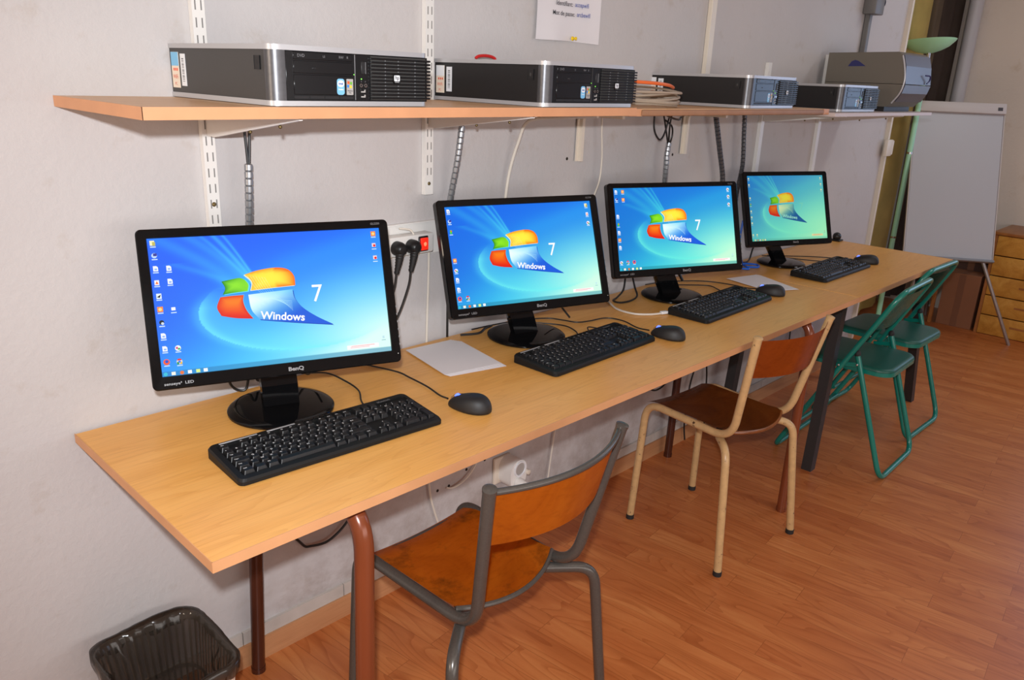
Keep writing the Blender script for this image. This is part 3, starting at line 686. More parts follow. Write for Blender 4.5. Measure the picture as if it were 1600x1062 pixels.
    for (u, v, kind) in icons:
        if kind == 'doc':
            poly([(u - .009, v - .018), (u + .010, v - .018), (u + .010, v + .010), (u + .004, v + .020), (u - .009, v + .020)], (.95, .96, 1), 1)
            rect_(u + .001, v - .004, .005, .006, (.55, .70, .95), 2)
        elif kind == 'folder': rect_(u - .002, v, .009, .018, (1, .95, .75), 1); rect_(u + .004, v - .006, .006, .014, (.75, .72, .35), 2)
        elif kind == 'pc': disc(u, v, .011, (.75, .85, 1), 1); rect_(u + .003, v + .006, .007, .010, (.18, .2, .6), 2)
        elif kind == 'fox': disc(u, v, .013, (1, .35, .05), 1); disc(u + .001, v + .004, .007, (.1, .3, .8), 2)
        elif kind == 'chrome':
            disc(u, v, .012, (.85, .85, .85), 1); poly([(u - .010, v + .010), (u + .010, v + .010), (u + .005, v + .022), (u - .005, v + .022)], (.9, .1, .05), 2)
            rect_(u - .006, v - .010, .004, .009, (.1, .6, .2), 2); rect_(u + .006, v - .010, .004, .009, (.95, .75, .1), 2); disc(u, v, .0055, (.25, .5, .95), 3)
        elif kind == 'orange': rect_(u, v, .011, .019, (1, .55, .15), 1); disc(u, v, .007, (1, .85, .55), 2)
        elif kind == 'tri': rect_(u, v, .009, .018, (.95, .95, 1), 1); poly([(u - .006, v - .010), (u + .007, v - .010), (u, v + .012)], (1, .45, .1), 2)
        elif kind == 'dark': rect_(u, v, .010, .019, (.9, .95, 1), 1); poly([(u - .009, v - .006), (u + .008, v + .012), (u + .003, v - .012)], (.08, .08, .1), 2)
        elif kind == 'black': disc(u, v, .010, (.05, .07, .12), 1); disc(u + .003, v - .008, .006, (.8, .85, .9), 2)
        elif kind == 'round': disc(u, v, .012, (.95, .97, 1), 1); rect_(u - .004, v + .002, .004, .008, (.85, .3, .5), 2); rect_(u + .004, v - .006, .005, .007, (.3, .7, .35), 2)
        elif kind == 'red': rect_(u, v + .004, .009, .015, (.95, .85, .85), 1); disc(u + .002, v, .006, (.9, .1, .15), 2)
        elif kind == 'gbar': rect_(u, v, .006, .018, (.3, .85, .1), 1); poly([(u - .004, v + .0), (u + .010, v + .006), (u, v + .018)], (.95, .35, .1), 2)
        elif kind == 'small': rect_(u, v, .008, .011, Wt, 1)
        if kind != 'tiny': rect_(u, v - .028, .011, .0035, (.80, .90, 1), 1)
    for k, (u, c) in enumerate(((.015, (.2, .75, .85)), (.046, (.95, .95, .9)), (.079, (.9, .45, .2)), (.110, (.95, .97, 1)), (.143, (.85, .95, .55)), (.173, Wt))):
        (disc if k in (0, 2) else rect_)(*((u, .018, .008, c) if k in (0, 2) else (u, .018, .008, .012, c)))
    rect_(.865, .062, .075, .016, (1.0, .97, .97), 1); rect_(.865, .069, .055, .002, (.95, .6, .6), 2); rect_(.850, .058, .045, .002, (.95, .7, .7), 2)
    rect_(.966, .118, .005, .010, (.75, .88, .92), 1); rect_(.966, .095, .010, .003, (.6, .75, .8), 1)
    me = bpy.data.meshes.new('screen'); me.from_pydata(V, [], Fc); me.materials.append(strength_mat)
    at = me.color_attributes.new('pix', 'FLOAT_COLOR', 'POINT')
    fl = []
    lin = lambda q: q / 12.92 if q <= .04045 else ((q + .055) / 1.055) ** 2.4
    for c in Col: fl += [lin(max(0, c[0])), lin(max(0, c[1])), lin(max(0, c[2])), 1.0]
    at.data.foreach_set('color', fl); me.update()
    return me
ic1 = [(.023, .966, 'folder'), (.024, .876, 'pc'), (.023, .781, 'doc'), (.074, .779, 'doc'), (.022, .681, 'tri'), (.073, .684, 'doc'), (.024, .583, 'dark'), (.023, .488, 'orange'), (.074, .485, 'small'), (.023, .393, 'black'), (.023, .295, 'doc'), (.023, .201, 'doc'), (.074, .198, 'round'), (.024, .105, 'fox'), (.074, .099, 'chrome'), (.968, .955, 'orange'), (.966, .86, 'red'), (.966, .76, 'red')]
ic2 = [(.023, .956, 'doc'), (.024, .856, 'pc'), (.024, .755, 'gbar'), (.024, .475, 'orange'), (.024, .375, 'round'), (.024, .285, 'doc'), (.024, .19, 'doc'), (.023, .10, 'fox'), (.074, .10, 'chrome'), (.966, .955, 'folder'), (.966, .86, 'tri'), (.966, .765, 'round')]
ic3 = [(.023, .956, 'doc'), (.076, .956, 'orange'), (.024, .86, 'pc'), (.076, .86, 'orange'), (.023, .66, 'doc'), (.023, .56, 'gbar'), (.023, .465, 'doc'), (.023, .375, 'orange'), (.023, .285, 'doc'), (.023, .10, 'round'), (.074, .10, 'chrome'), (.125, .10, 'fox'), (.966, .955, 'round'), (.966, .865, 'round'), (.966, .765, 'round')]
ic4 = [(.024, .955, 'small'), (.024, .86, 'small'), (.024, .66, 'small'), (.024, .56, 'gbar'), (.024, .46, 'small'), (.024, .37, 'small'), (.024, .28, 'small'), (.024, .10, 'small'), (.074, .10, 'small'), (.966, .955, 'small'), (.966, .86, 'small'), (.966, .77, 'small')]

def monitor(x, y, yaw, tilt, cx, cy, cz, W, Hh, w_, h_, sme, label, label_scr, full=True, br=.112):
    t = thing('computer_monitor', label, 'monitor', (x, y, H + .0004), yaw, 'widescreen monitors on the desk')
    # panel centre in local coords
    dx, dy = cx - x, cy - y; ca, sa = math.cos(-yaw), math.sin(-yaw)
    lx, ly, lz = dx * ca - dy * sa, dx * sa + dy * ca, cz - H
    Mp = Matrix.Translation((lx, ly, lz)) @ Matrix.Rotation(-tilt, 4, 'X')
    P3 = Mp @ Matrix.Rotation(PI / 2, 4, 'X')   # xy outline -> panel plane, +z of outline = -y (towards viewer)
    # housing with bulged back
    b = BM(); out = rrect(-W / 2, W / 2, -Hh / 2, Hh / 2, .010, 5)
    b.prism(out, -.016, .0, P3, True)
    rings = [(1.0, -.016), (.97, -.024), (.90, -.034), (.72, -.044), (.45, -.048)]
    n = len(out)
    vs = [P3 @ Vector((px * f, py * f, zz)) for f, zz in rings for px, py in out]
    fs = [(i * n + k, (i + 1) * n + k, (i + 1) * n + (k + 1) % n, i * n + (k + 1) % n) for i in range(len(rings) - 1) for k in range(n)]
    fs.append([(len(rings) - 1) * n + k for k in range(n)][::-1])
    b.add(vs, fs, True)
    link('housing', b, M_['black'], t)
    # bezel: raised frame around the screen
    off = (.004 if full else .003)
    b = BM()
    o1 = out; o2 = rrect(-W / 2 + .002, W / 2 - .002, -Hh / 2 + .002, Hh / 2 - .002, .009, 5); i1 = rrect(-w_ / 2, w_ / 2, -h_ / 2 + off, h_ / 2 + off, .0006, 5)
    lay = [(o1, .0002), (o1, .0035), (o2, .0055), ([(px * 1.004, (py - off) * 1.006 + off) for px, py in i1], .0050), (i1, .0012)]
    vs = [P3 @ Vector((px, py, zz)) for L_, zz in lay for px, py in L_]
    fs = [(i * n + k, i * n + (k + 1) % n, (i + 1) * n + (k + 1) % n, (i + 1) * n + k) for i in range(len(lay) - 1) for k in range(n)]
    b.add(vs, fs, False)
    bz = link('bezel', b, M_['black_gloss'], t, label='glossy black bezel')
    # brand lettering on the bezel
    bt = BM().mesh(text_mesh('BenQ', .0105 * W / .49, 'CENTER', 3, .0004), P3 @ Matrix.Translation((.022, -Hh / 2 + .0115, .0056)) @ Matrix.Diagonal((1.25, 1, 1, 1)))
    link('brand_lettering', bt, M_['legend2'], bz)
    if full:
        b2 = BM().mesh(text_mesh('senseye\u00b3  LED', .0076, 'LEFT', 2, .0001), P3 @ Matrix.Translation((-W / 2 + .020, -Hh / 2 + .0105, .0056)) @ Matrix.Diagonal((1.2, 1, 1, 1)))
        link('feature_lettering', b2, M_['legend2'], bz)
        b2 = BM().mesh(text_mesh('GL2250', .006, 'RIGHT', 2, 0), P3 @ Matrix.Translation((W / 2 - .018, Hh / 2 - .0085, .0056)))
        link('small_lettering', b2, M_['legend2'], bz)
        b2 = BM()
        for k in range(6): b2.rbox(W / 2 - .0012, W / 2 + .0012, -.006, .000, -Hh / 2 + .035 + k * .016, -Hh / 2 + .040 + k * .016, .0005, 1, Mp)
        link('side_button', b2, M_['legend2'], bz)
        link('power_light', BM().ball(P3 @ Vector((W / 2 - .006, -Hh / 2 + .018, .0045)), .0013, 6), M_['legend'], bz)
    so = bpy.data.objects.new('screen', sme); C.objects.link(so); so.parent = t
    so.matrix_local = Mp @ Matrix.Translation((0, -.0015, off)); so['label'] = label_scr
    # neck
    b = BM()
    nb = .0375 if full else .030
    top = Mp @ Vector((0, .044, -Hh / 2 + .07))
    fr = [(0.0, .010), (-.0, lz * .25), (ly * .4 + .008, lz * .34), (top.y - .004, top.z)]
    vs = []; n2 = 5
    prof = [(.004, .006), (.004, .060), (.008, .09), (top.y - .012, top.z - .012)]
    for yy, zz in prof:
        for px, py in ((-nb, -.014), (nb, -.014), (nb + .002, .0), (nb, .014), (-nb, .014), (-nb - .002, .0)): vs.append((px + lx * (zz / max(top.z, .01)), yy + py, zz))
    fs = [(i * 6 + k, i * 6 + (k + 1) % 6, (i + 1) * 6 + (k + 1) % 6, (i + 1) * 6 + k) for i in range(3) for k in range(6)]
    fs += [(5, 4, 3, 2, 1, 0), tuple(18 + k for k in range(6))]
    b.add(vs, fs)
    link('neck', b, M_['black_gloss'], t, label='glossy black neck')
    b = BM().lathe([(0, 0), (br - .003, 0), (br, .002), (br, .006), (br - .004, .0095), (br - .02, .0125), (.03, .0145), (0, .0150)], 64, None, 1, 1)
    link('stand_base', b, M_['black_gloss'], t, label='round glossy black base')
    return t
sm1 = screen_mesh(.4489, .2607, ic1, False, M_['screen']); sm2 = screen_mesh(.4422, .2607, ic2, False, M_['screen'], .5); sm3 = screen_mesh(.4555, .2578, ic3, False, M_['screen'], 1.0); sm4 = screen_mesh(.3725, .2540, ic4, True, M_['screen2'])
monitor(.158, -.164, -.34, .314, 0.13, -0.2214, 1.0128, 0.4851, 0.3027, 0.4469, 0.2598, sm1, 'black widescreen monitor nearest the camera, biggest in view', 'blue desktop with flag logo, fifteen icons at left')
monitor(.945, -.150, -.298, .366, 0.872, -0.2061, 1.009, 0.4851, 0.3027, 0.4403, 0.2598, sm2, 'second black monitor from the camera, beside the red-lit power strip', 'blue desktop with flag logo')
monitor(1.668, -.163, -.382, .312, 1.5491, -0.231, 1.0109, 0.4966, 0.2951, 0.4536, 0.2569, sm3, 'third black monitor, with a looped black cable at its left', 'blue desktop with flag logo', True, .106)
monitor(2.504, -.152, -.413, .339, 2.3523, -0.2176, 1.0042, 0.4116, 0.2903, 0.3705, 0.2521, sm4, 'farthest and smallest black monitor, showing a greenish desktop', 'greenish desktop with flag logo', False, .098)

# ------------------------------------------------------------------ desktop computers
def computer(x, y, z, yaw, label, dark, stickers=3, red=False):
    """origin: near-left-front bottom corner ; front faces -y, side faces -x"""
    W, L_, h = .338, .378, .0985
    t = thing('desktop_computer', label, 'computer', (x, y, z), yaw, 'desktop computers on the shelf')
    case = M_['case_black'] if dark else M_['case']
    link('case_body', BM().rbox(.002, W - .002, .012, L_, .0085, h - .0075, .001, 1).box(.02, .05, .05, .08, .0, .009).box(W - .05, W - .02, .05, .08, .0, .009).box(.02, .05, L_ - .08, L_ - .05, .0, .009).box(W - .05, W - .02, L_ - .08, L_ - .05, .0, .009), case, t)
    def plan(e=0): 
        out = []
        r = .020
        for k in range(7):
            a = PI + k / 6 * PI / 2; out.append((r - e + (r) * math.cos(a), r - e + r * math.sin(a)))
        for k in range(7):
            a = 1.5 * PI + k / 6 * PI / 2; out.append((W - r + e + r * math.cos(a), r - e + r * math.sin(a)))
        return out + [(W + e, L_), (-e, L_)]
    link('top_trim', BM().prism(plan(), h - .0085, h, None, True), M_['silver'], t, label='silver top trim')
    link('bottom_trim', BM().prism(plan(), .0012, .0098, None, True), M_['silver'], t, label='silver bottom trim')
    # corner pillar, rounded
    pts = [(.020 + .0195 * math.cos(PI + a / 8 * PI / 2 * 1.0), .020 + .0195 * math.sin(PI + a / 8 * PI / 2)) for a in range(9)]
    pts = pts + [(.027, .0006), (.027, .010), (.012, .022), (.0008, .022)]
    link('corner_pillar', BM().prism(pts, .0098, h - .0085, None, True), M_['silver_pillar'], t, label='brushed silver rounded corner')
    ff = link('front_panel', BM().rbox(.028, W - .004, .0022, .014, .0100, h - .0087, .001, 1), M_['pc_black'], t, label='black front panel')
    # optical drive + lower bay
    fz0 = .0135
    b = BM().rbox(.042, .160, .0008, .004, .0765, .0885, .0008, 1).rbox(.042, .160, .0010, .004, .0545, .0745, .0008, 1)
    dr = link('optical_drive', b, M_['pc_black'], t)
    b = BM().rbox(.068, .086, .0000, .002, .066, .070, .0008, 1)
    link('eject_button', BM().rbox(.078, .086, .0002, .002, .062, .0645, .0006, 1), M_['black_matte'], dr)
    b = BM().mesh(text_mesh('DVD', .007, 'CENTER', 2), FY(.057, .0005, .0825)).mesh(text_mesh('LS', .005, 'CENTER', 2), FY(.102, .0005, .0825)).mesh(text_mesh('RW', .006, 'CENTER', 2), FY(.137, .0005, .0825)).mesh(text_mesh('R', .006, 'CENTER', 2), FY(.150, .0005, .0825))
    b.rbox(.078, .083, .0002, .001, .0625, .0635, .0003, 1)
    link('drive_lettering', b, M_['legend2'], dr)
    link('lower_bay', BM().rbox(.042, .160, .0012, .004, .020, .0525, .0010, 1), M_['pc_black'], t)
    link('divider_line', BM().box(.1655, .1667, .0012, .003, .012, h - .010), M_['legend2'] if not dark else M_['case'], t)
    lo = BM()
    for k in range(4): lo.box(.042 + k * .0302, .0712 + k * .0302, .0014, .004, .0135, .0180)
    link('lower_slot', lo, M_['black_matte'], t)
    # round-top processor sticker
    def stick(x0, x1, z0, z1, r, m_, yy=.0009): return BM().prism(rrect(x0, x1, z0, z1, r, 4), -.0002, .0002, Matrix.Translation((0, yy, 0)) @ Matrix.Rotation(PI / 2, 4, 'X')), m_
    s1 = link('processor_sticker', stick(.127, .1425, .0205, .0475, .0045, None)[0], M_['stk_blue'], t, label='light blue processor sticker')
    b = BM().lathe([(0, .0004), (.0072, .0004)], 20, FY(.1348, .0008, .0392), 1, .8)
    b.mat(1).mesh(text_mesh('intel', .0052, 'CENTER', 2, .0002), FY(.1348, .0002, .0392))
    b.mat(0).mesh(text_mesh('Pentium', .0030, 'CENTER', 2, .0002), FY(.1348, .0004, .0295))
    link('sticker_print', b, [M_['stk_white'], M_['stk_dblue']], s1)
    s2 = link('system_sticker', stick(.1470, .1610, .0205, .0475, .001, None)[0], M_['stk_grey'], t, label='grey sticker with four-colour flag')
    b = BM()
    for i, (px, pz) in enumerate(((.1505, .0415), (.1560, .0405), (.1495, .0355), (.1550, .0345))):
        b.mat(i); b.add([(px - .0022, .0003, pz - .002), (px + .0026, .0003, pz - .0028), (px + .0028, .0003, pz + .0018), (px - .002, .0003, pz + .0024)], [(0, 1, 2, 3)])
    b.mat(4).mesh(text_mesh('Windows', .0028, 'CENTER', 2, .0001), FY(.154, .0003, .0275)).mesh(text_mesh('Vista', .0026, 'CENTER', 2, .0001), FY(.154, .0003, .0242))
    link('sticker_print', b, [M_['r'], M_['g'], M_['b'], M_['y'], M_['ink_black']], s2)
    # ports column
    for k, zz in enumerate((.0370,)):
        for px in (.178, .188):
            link('audio_jack', BM().lathe([(.0016, .0), (.0018, .0016), (.0032, .0016), (.0034, 0)], 16, FY(px, .0018, zz)), M_['chrome'], t)
    for zz in (.0165, .0250):
        link('usb_port', BM().box(.1785, .1865, .0010, .003, zz, zz + .0022).box(.1855, .1875, .0008, .003, zz, zz + .0048), M_['stk_grey'], t)
    link('power_button', BM().rbox(.1795, .1885, .0012, .004, .056, .078, .0012, 1), M_['black_matte'], t)
    link('button_trim', BM().box(.1888, .1894, .0008, .003, .057, .077), M_['legend2'], t)
    link('status_light', BM().ball((.1795, .0014, .0480), .0011, 6).ball((.1635, .0012, .0550), .0009, 6), M_['led_green'], t)
    b = BM().mesh(text_mesh('o', .004, 'CENTER', 2), FY(.1795, .0018, .0440)).mesh(text_mesh('o', .004, 'CENTER', 2), FY(.188, .0018, .0440)).mesh(text_mesh('i', .004, 'CENTER', 2), FY(.178, .0018, .0300)).mesh(text_mesh('n', .004, 'CENTER', 2), FY(.188, .0018, .0300))
    link('port_marks', b, M_['legend2'], t)
    # grille
    link('grille_recess', BM().box(.200, W - .010, .0010, .0024, .0125, h - .011), M_['slot'], t)
    g = BM(); n = 12; z0, z1 = .0130, h - .0115
    for k in range(n):
        zc = z0 + (k + .5) * (z1 - z0) / n
        g.rbox(.198, W - .0012, -.0028, .0016, zc - .0022, zc + .0014, .0008, 1)
        # wrap around right side
        g.rbox(W - .004, W + .0012, -.0020, .020, zc - .0022, zc + .0014, .0008, 1)
    link('vent_grille', g, M_['pc_black'], t)
    g = BM()
    for px in (.232, .262, .302):
        for k in range(n - 1):
            zc = z0 + (k + 1) * (z1 - z0) / n; g.box(px - .0007, px + .0007, -.0008, .0010, zc - .0012, zc + .0012)
    link('grille_rib', g, M_['legend2'], t)
    bd = link('badge_plate', BM().rbox(.247, .264, -.0042, -.0020, .0425, .0590, .001, 1), M_['black_gloss'], t)
    b = BM().rbox(.249, .2615, -.0050, -.0040, .0460, .0565, .001, 1); b.mat(1).mesh(text_mesh('hp', .0095, 'CENTER', 3, .0002), FY(.2553, -.0052, .0520)); b.mat(0).mesh(text_mesh('COMPAQ', .0024, 'CENTER', 2), FY(.2553, -.0045, .0442))
    link('brand_badge', b, [M_['stk_white'], M_['ink_black']], bd)
    # left side latch recess
    b = BM().box(-.0002, .0022, .035, .053, .058, .080); b.mat(1).lathe([(0, .002), (.0045, .001), (.0055, 0)], 14, FX(.0012, .044, .069), 1, 1.5)
    b.mat(0).box(-.0008, .0022, .0350, .0358, .058, .080).box(-.0008, .0022, .0522, .053, .058, .080)
    link('side_latch', b, [M_['case_black'] if not dark else M_['black_matte'], M_['black_matte'] if not dark else M_['case']], t)
    # labels
    lb = link('inventory_label', BM().box(.0012, .0019, L_ - .038, L_ - .007, .018, .083), M_['stk_cream'], t, label='cream label with light blue upper half')
    b = BM().box(.0008, .0013, L_ - .0375, L_ - .0075, .058, .0828); b.mat(1)
    for k in range(3): b.box(.0007, .0012, L_ - .033 + k * .007, L_ - .029 + k * .007, .049, .054)
    b.mat(2).mesh(text_mesh('4738', .012, 'CENTER', 2), FX(.0009, L_ - .022, .070)); b.mat(1).mesh(text_mesh('WiFi', .011, 'CENTER', 2), FX(.0009, L_ - .022, .038)).mesh(text_mesh('PC', .008, 'CENTER', 2), FX(.0009, L_ - .022, .025))
    link('label_print', b, [M_['stk_blue'] if not dark else M_['stk_white'], M_['r'], M_['legend2']], lb)
    lb = link('serial_label', BM().box(.0012, .0019, L_ - .066, L_ - .046, .022, .080), M_['stk_white'], t)
    b = BM()
    for k in range(12): b.box(.0008, .0013, L_ - .060, L_ - .052, .030 + k * .0036, .0312 + k * .0036 + (k % 3) * .0006)
    link('label_print', b, M_['legend2'], lb)
    return t
computer(.058, -.3770, S, .012, 'nearest computer, charcoal case with silver trim, on the shelf above first monitor', False)
computer(.720, -.3790, S, -.001, 'second computer from the left, black case with silver trim, red loop on top', True)
computer(1.677, -.3570, S2, .031, 'third computer, black case, touching the coiled orange and beige cables', True)
computer(2.405, -.3400, S3, -.008, 'farthest computer, black case, in front of the grey printer', True)

# ------------------------------------------------------------------ keyboards
AZ = [list('\u00b2&\u00e9"\'(-\u00e8_\u00e7\u00e0)='), list('AZERTYUIOP^$'), list('QSDFGHJKLM\u00f9*'), list('<WXCVBN,;:!')]
P0 = .0188
def key_list():
    """(x, y, w, d, legend)  x from left, y from the front edge"""
    K = []; x0, y0 = .016, .018
    row = lambda r: y0 + r * P0
    # bottom row
    x = x0
    for wd, tx in ((1.25, 'Ctrl'), (1.25, ''), (1.25, 'Alt'), (6.25, ''), (1.25, 'AltGr'), (1.25, ''), (1.25, ''), (1.25, 'Ctrl')):
        K.append((x, row(0), wd, 1, tx)); x += wd * P0
    x = x0; K.append((x, row(1), 1.25, 1, 'Maj')); x += 1.25 * P0
    for c in AZ[3]: K.append((x, row(1), 1, 1, c)); x += P0
    K.append((x, row(1), 2.75, 1, 'Maj'))
    x = x0; K.append((x, row(2), 1.75, 1, 'Caps')); x += 1.75 * P0
    for c in AZ[2]: K.append((x, row(2), 1, 1, c)); x += P0
    K.append((x, row(2), 1.25, 1, ''))
    x = x0; K.append((x, row(3), 1.5, 1, 'Tab')); x += 1.5 * P0
    for c in AZ[1]: K.append((x, row(3), 1, 1, c)); x += P0
    K.append((x, row(3), 1.5, 1, 'Entr'))
    x = x0
    for c in AZ[0]: K.append((x, row(4), 1, 1, c)); x += P0
    K.append((x, row(4), 2, 1, ''))
    x = x0; K.append((x, row(5) + .003, 1, 1, 'Esc')); x += 2 * P0
    for k in range(12):
        K.append((x, row(5) + .003, 1, 1, 'F%d' % (k + 1))); x += P0 * (1.45 if k in (3, 7) else 1)
    xn = x0 + 15.3 * P0
    for r, L_ in ((4, ('Ins', '\u2196', 'Pg')), (3, ('Sup', 'Fin', 'Pg'))):
        for k in range(3): K.append((xn + k * P0, row(r), 1, 1, L_[k]))
    for k in range(3): K.append((xn + k * P0, row(0), 1, 1, '<v>'[k]))
    K.append((xn + P0, row(1), 1, 1, '^'))
    xp = xn + 3.3 * P0
    for r, L_ in ((4, 'N/*-'), (3, '789'), (2, '456'), (1, '123')):
        for k, c in enumerate(L_): K.append((xp + k * P0, row(r), 1, 1, c))
    K.append((xp + 3 * P0, row(2), 1, 2, '+')); K.append((xp + 3 * P0, row(0), 1, 2, 'E'))
    K.append((xp, row(0), 2, 1, '0')); K.append((xp + 2 * P0, row(0), 1, 1, '.'))
    for k in range(3): K.append((xn + k * P0, row(5) + .003, 1, 1, ''))
    return K
KB_W, KB_D = .447, .150
TILT = math.radians(4.0)
key_cache = {}
def key_mesh(wd, dp, tx):
    k = (wd, dp, tx)
    if k in key_cache: return key_cache[k]
    b = BM(); a, c = wd * P0 / 2 - .0006, dp * P0 / 2 - .0006; h = .0085
    ta, tc = a - .0026, c - .0028
    r0 = rrect(-a, a, -c, c, .0012, 2); r1 = rrect(-ta, ta, -tc + .0008, tc + .0008, .0016, 2); r2 = rrect(-ta * .8, ta * .8, -tc * .8 + .0008, tc * .8 + .0008, .0012, 2); n = len(r0)
    vs = [(px, py, 0) for px, py in r0] + [(px, py, h) for px, py in r1] + [(px, py, h - .0007) for px, py in r2]
    fs = [(i * n + q, i * n + (q + 1) % n, (i + 1) * n + (q + 1) % n, (i + 1) * n + q) for i in range(2) for q in range(n)] + [tuple(2 * n + q for q in range(n))]
    b.add(vs, fs, False)
    if tx:
        sz = .0062 if len(tx) == 1 else .0042
        b.mat(1).mesh(text_mesh(tx, sz, 'LEFT', 1, .00012), Matrix.Translation((-ta + .0008, tc - .0020 - (dp - 1) * 0, h - .0001)))
    me = bpy.data.meshes.new('key'); me.from_pydata(b.v, [], b.f); me.materials.append(M_['key']); me.materials.append(M_['legend'])
    me.polygons.foreach_set('material_index', b.mi); me.update(); key_cache[k] = me; return me
def keyboard(x, y, yaw, label):
    """origin: front-left corner on the desk"""
    t = thing('keyboard', label, 'keyboard', (x, y, H), yaw, 'keyboards on the desk')
    Mt = Matrix.Rotation(TILT, 4, 'X')
    b = BM(); out = rrect(0, KB_W, 0, KB_D, .012, 5); n = len(out)
    lay = [(out, .001, 0), (out, .0078, 0), ([(KB_W / 2 + (px - KB_W / 2) * .988, KB_D / 2 + (py - KB_D / 2) * .962) for px, py in out], .0125, 0)]
    vs = []
    for L_, zz, _ in lay:
        for px, py in L_: vs.append((px, py, zz + (py * math.tan(TILT) if zz > .005 else 0)))
    fs = [(i * n + q, i * n + (q + 1) % n, (i + 1) * n + (q + 1) % n, (i + 1) * n + q) for i in range(2) for q in range(n)] + [[q for q in range(n)][::-1]]
    # top with recess
    rec = rrect(.0135, KB_W - .010, .0155, .0165 + 6.35 * P0, .004, 5)
    top0 = 2 * n; o = len(vs)
    for px, py in rec: vs.append((px, py, .0122 + py * math.tan(TILT)))
    for px, py in rec: vs.append((px, py, .0080 + py * math.tan(TILT)))
    fs += [(top0 + q, top0 + (q + 1) % n, o + (q + 1) % n, o + q) for q in range(n)]
    fs += [(o + q, o + (q + 1) % n, o + n + (q + 1) % n, o + n + q) for q in range(n)] + [tuple(o + n + q for q in range(n))]
    b.add(vs, fs, False)
    link('keyboard_body', b, M_['kb'], t)
    zt = lambda py: .0126 + py * math.tan(TILT)
    # pale media strips along the back edge
    py = KB_D - .0085
    sb = BM().rbox(.022, .098, py - .0022, py + .0022, zt(py), zt(py) + .0012, .0005, 1).rbox(.118, .178, py - .0022, py + .0022, zt(py), zt(py) + .0012, .0005, 1)
    link('media_strip', sb, M_['silver'], t, label='thin silver media key strips')
    sb = BM()
    for k in range(9): sb.rbox(.195 + k * .013, .205 + k * .013, py - .003, py + .003, zt(py) - .0005, zt(py) + .0016, .0006, 1)
    link('media_button', sb, M_['black_gloss'], t)
    sb = BM().mesh(text_mesh('bluestork', .0085, 'CENTER', 2, .0001), Matrix.Translation((.385, KB_D - .0150, zt(KB_D - .015) + .0003)) @ Mt)
    for k in range(3): sb.ball((.372 + k * .014, KB_D - .024, zt(KB_D - .024) - .004), .0010, 5)
    link('brand_lettering', sb, M_['legend2'], t)
    K = key_list()
    for kx, ky, wd, dp, tx in K[:100]:
        o_ = bpy.data.objects.new('key', key_mesh(wd, dp, tx)); C.objects.link(o_); o_.parent = t
        cy_ = ky + dp * P0 / 2; o_.location = (kx + wd * P0 / 2, cy_, .0082 + cy_ * math.tan(TILT)); o_.rotation_euler = (TILT, 0, 0)
    rest = BM()
    for kx, ky, wd, dp, tx in K[100:]:
        cy_ = ky + dp * P0 / 2; rest.mesh(key_mesh(wd, dp, ''), Matrix.Translation((kx + wd * P0 / 2, cy_, .0082 + cy_ * math.tan(TILT))) @ Mt)
    if K[100:]: link('small_key', rest, M_['key'], t)['kind'] = 'stuff'
    return t
keyboard(-.072, -.4225, -.062, 'black keyboard nearest the camera, its white key legends readable')
keyboard(.762, -.4260, .020, 'black keyboard in front of the second monitor, just right of the paper stack')
keyboard(1.470, -.4260, .022, 'black keyboard in front of the third monitor')
keyboard(2.322, -.4280, .00, 'farthest black keyboard, in front of the greenish screen')

# ------------------------------------------------------------------ mice
def mouse(x, y, yaw, label):
    """centre on desk, nose towards +y local"""
    t = thing('computer_mouse', label, 'mouse', (x, y, H), yaw, 'black mice on the desk'); t.scale = (.93, .93, .93)
    nu, nv = 28, 14; b = BM(); vs = []
    for j in range(nv + 1):
        ph = j / nv * PI / 2
        for i in range(nu):
            a = 2 * PI * i / nu; ca_, sa_ = math.cos(a), math.sin(a)
            yy = sa_ * .057; wd = .0305 + .0035 * math.cos((yy / .057 + .35) * 2.6)
            ex = math.copysign(abs(ca_) ** .8, ca_) * wd; ey = math.copysign(abs(sa_) ** .85, sa_) * .057
            f = math.cos(ph) ** .55; hz = .036 - .010 * (ey * f / .057) - .004 * (ey * f / .057) ** 2
            vs.append((ex * f * (1 if j else .97), ey * f * (1 if j else .98), .0015 + hz * math.sin(ph) ** .9))
    fs = [(j * nu + i, j * nu + (i + 1) % nu, (j + 1) * nu + (i + 1) % nu, (j + 1) * nu + i) for j in range(nv - 1) for i in range(nu)]
    fs += [[i for i in range(nu)][::-1], [(nv - 1) * nu + i for i in range(nu)]]
    b.add(vs[:nv * nu], fs, True)
    link('mouse_shell', b, M_['black_matte'], t, sharp=False)
    b = BM().lathe([(.004, -.0035), (.0085, -.0035), (.0092, -.002), (.0092, .002), (.0085, .0035), (.004, .0035)], 24, Matrix.Translation((0, .032, .0235)) @ Matrix.Rotation(PI / 2, 4, 'Y'))
    link('scroll_wheel', b, M_['led_blue'], t, label='scroll wheel lit blue')
    b = BM().tube(spline([(0, .052, .018), (0, .040, .0285), (0, .02, .0350), (0, .0, .0375)], 5), .0006, 6)
    link('button_seam', b, M_['slot'], t)
    b = BM().mesh(text_mesh('bluestork', .006, 'CENTER', 2, .0001), Matrix.Translation((0, -.030, .0375)) @ Matrix.Rotation(-.28, 4, 'X') @ Matrix.Rotation(0, 4, 'Z'))
    link('brand_lettering', b, M_['legend2'], t)
    return t
mouse(.470, -.428, .30, 'black mouse nearest the camera, right of the first keyboard')
mouse(1.262, -.420, .16, 'black mouse touching the right end of the second keyboard')
mouse(1.985, -.370, .22, 'black mouse beside the third keyboard, next to the loose white sheets')
mouse(2.835, -.378, .42, 'farthest black mouse, right of the keyboard by the greenish screen')

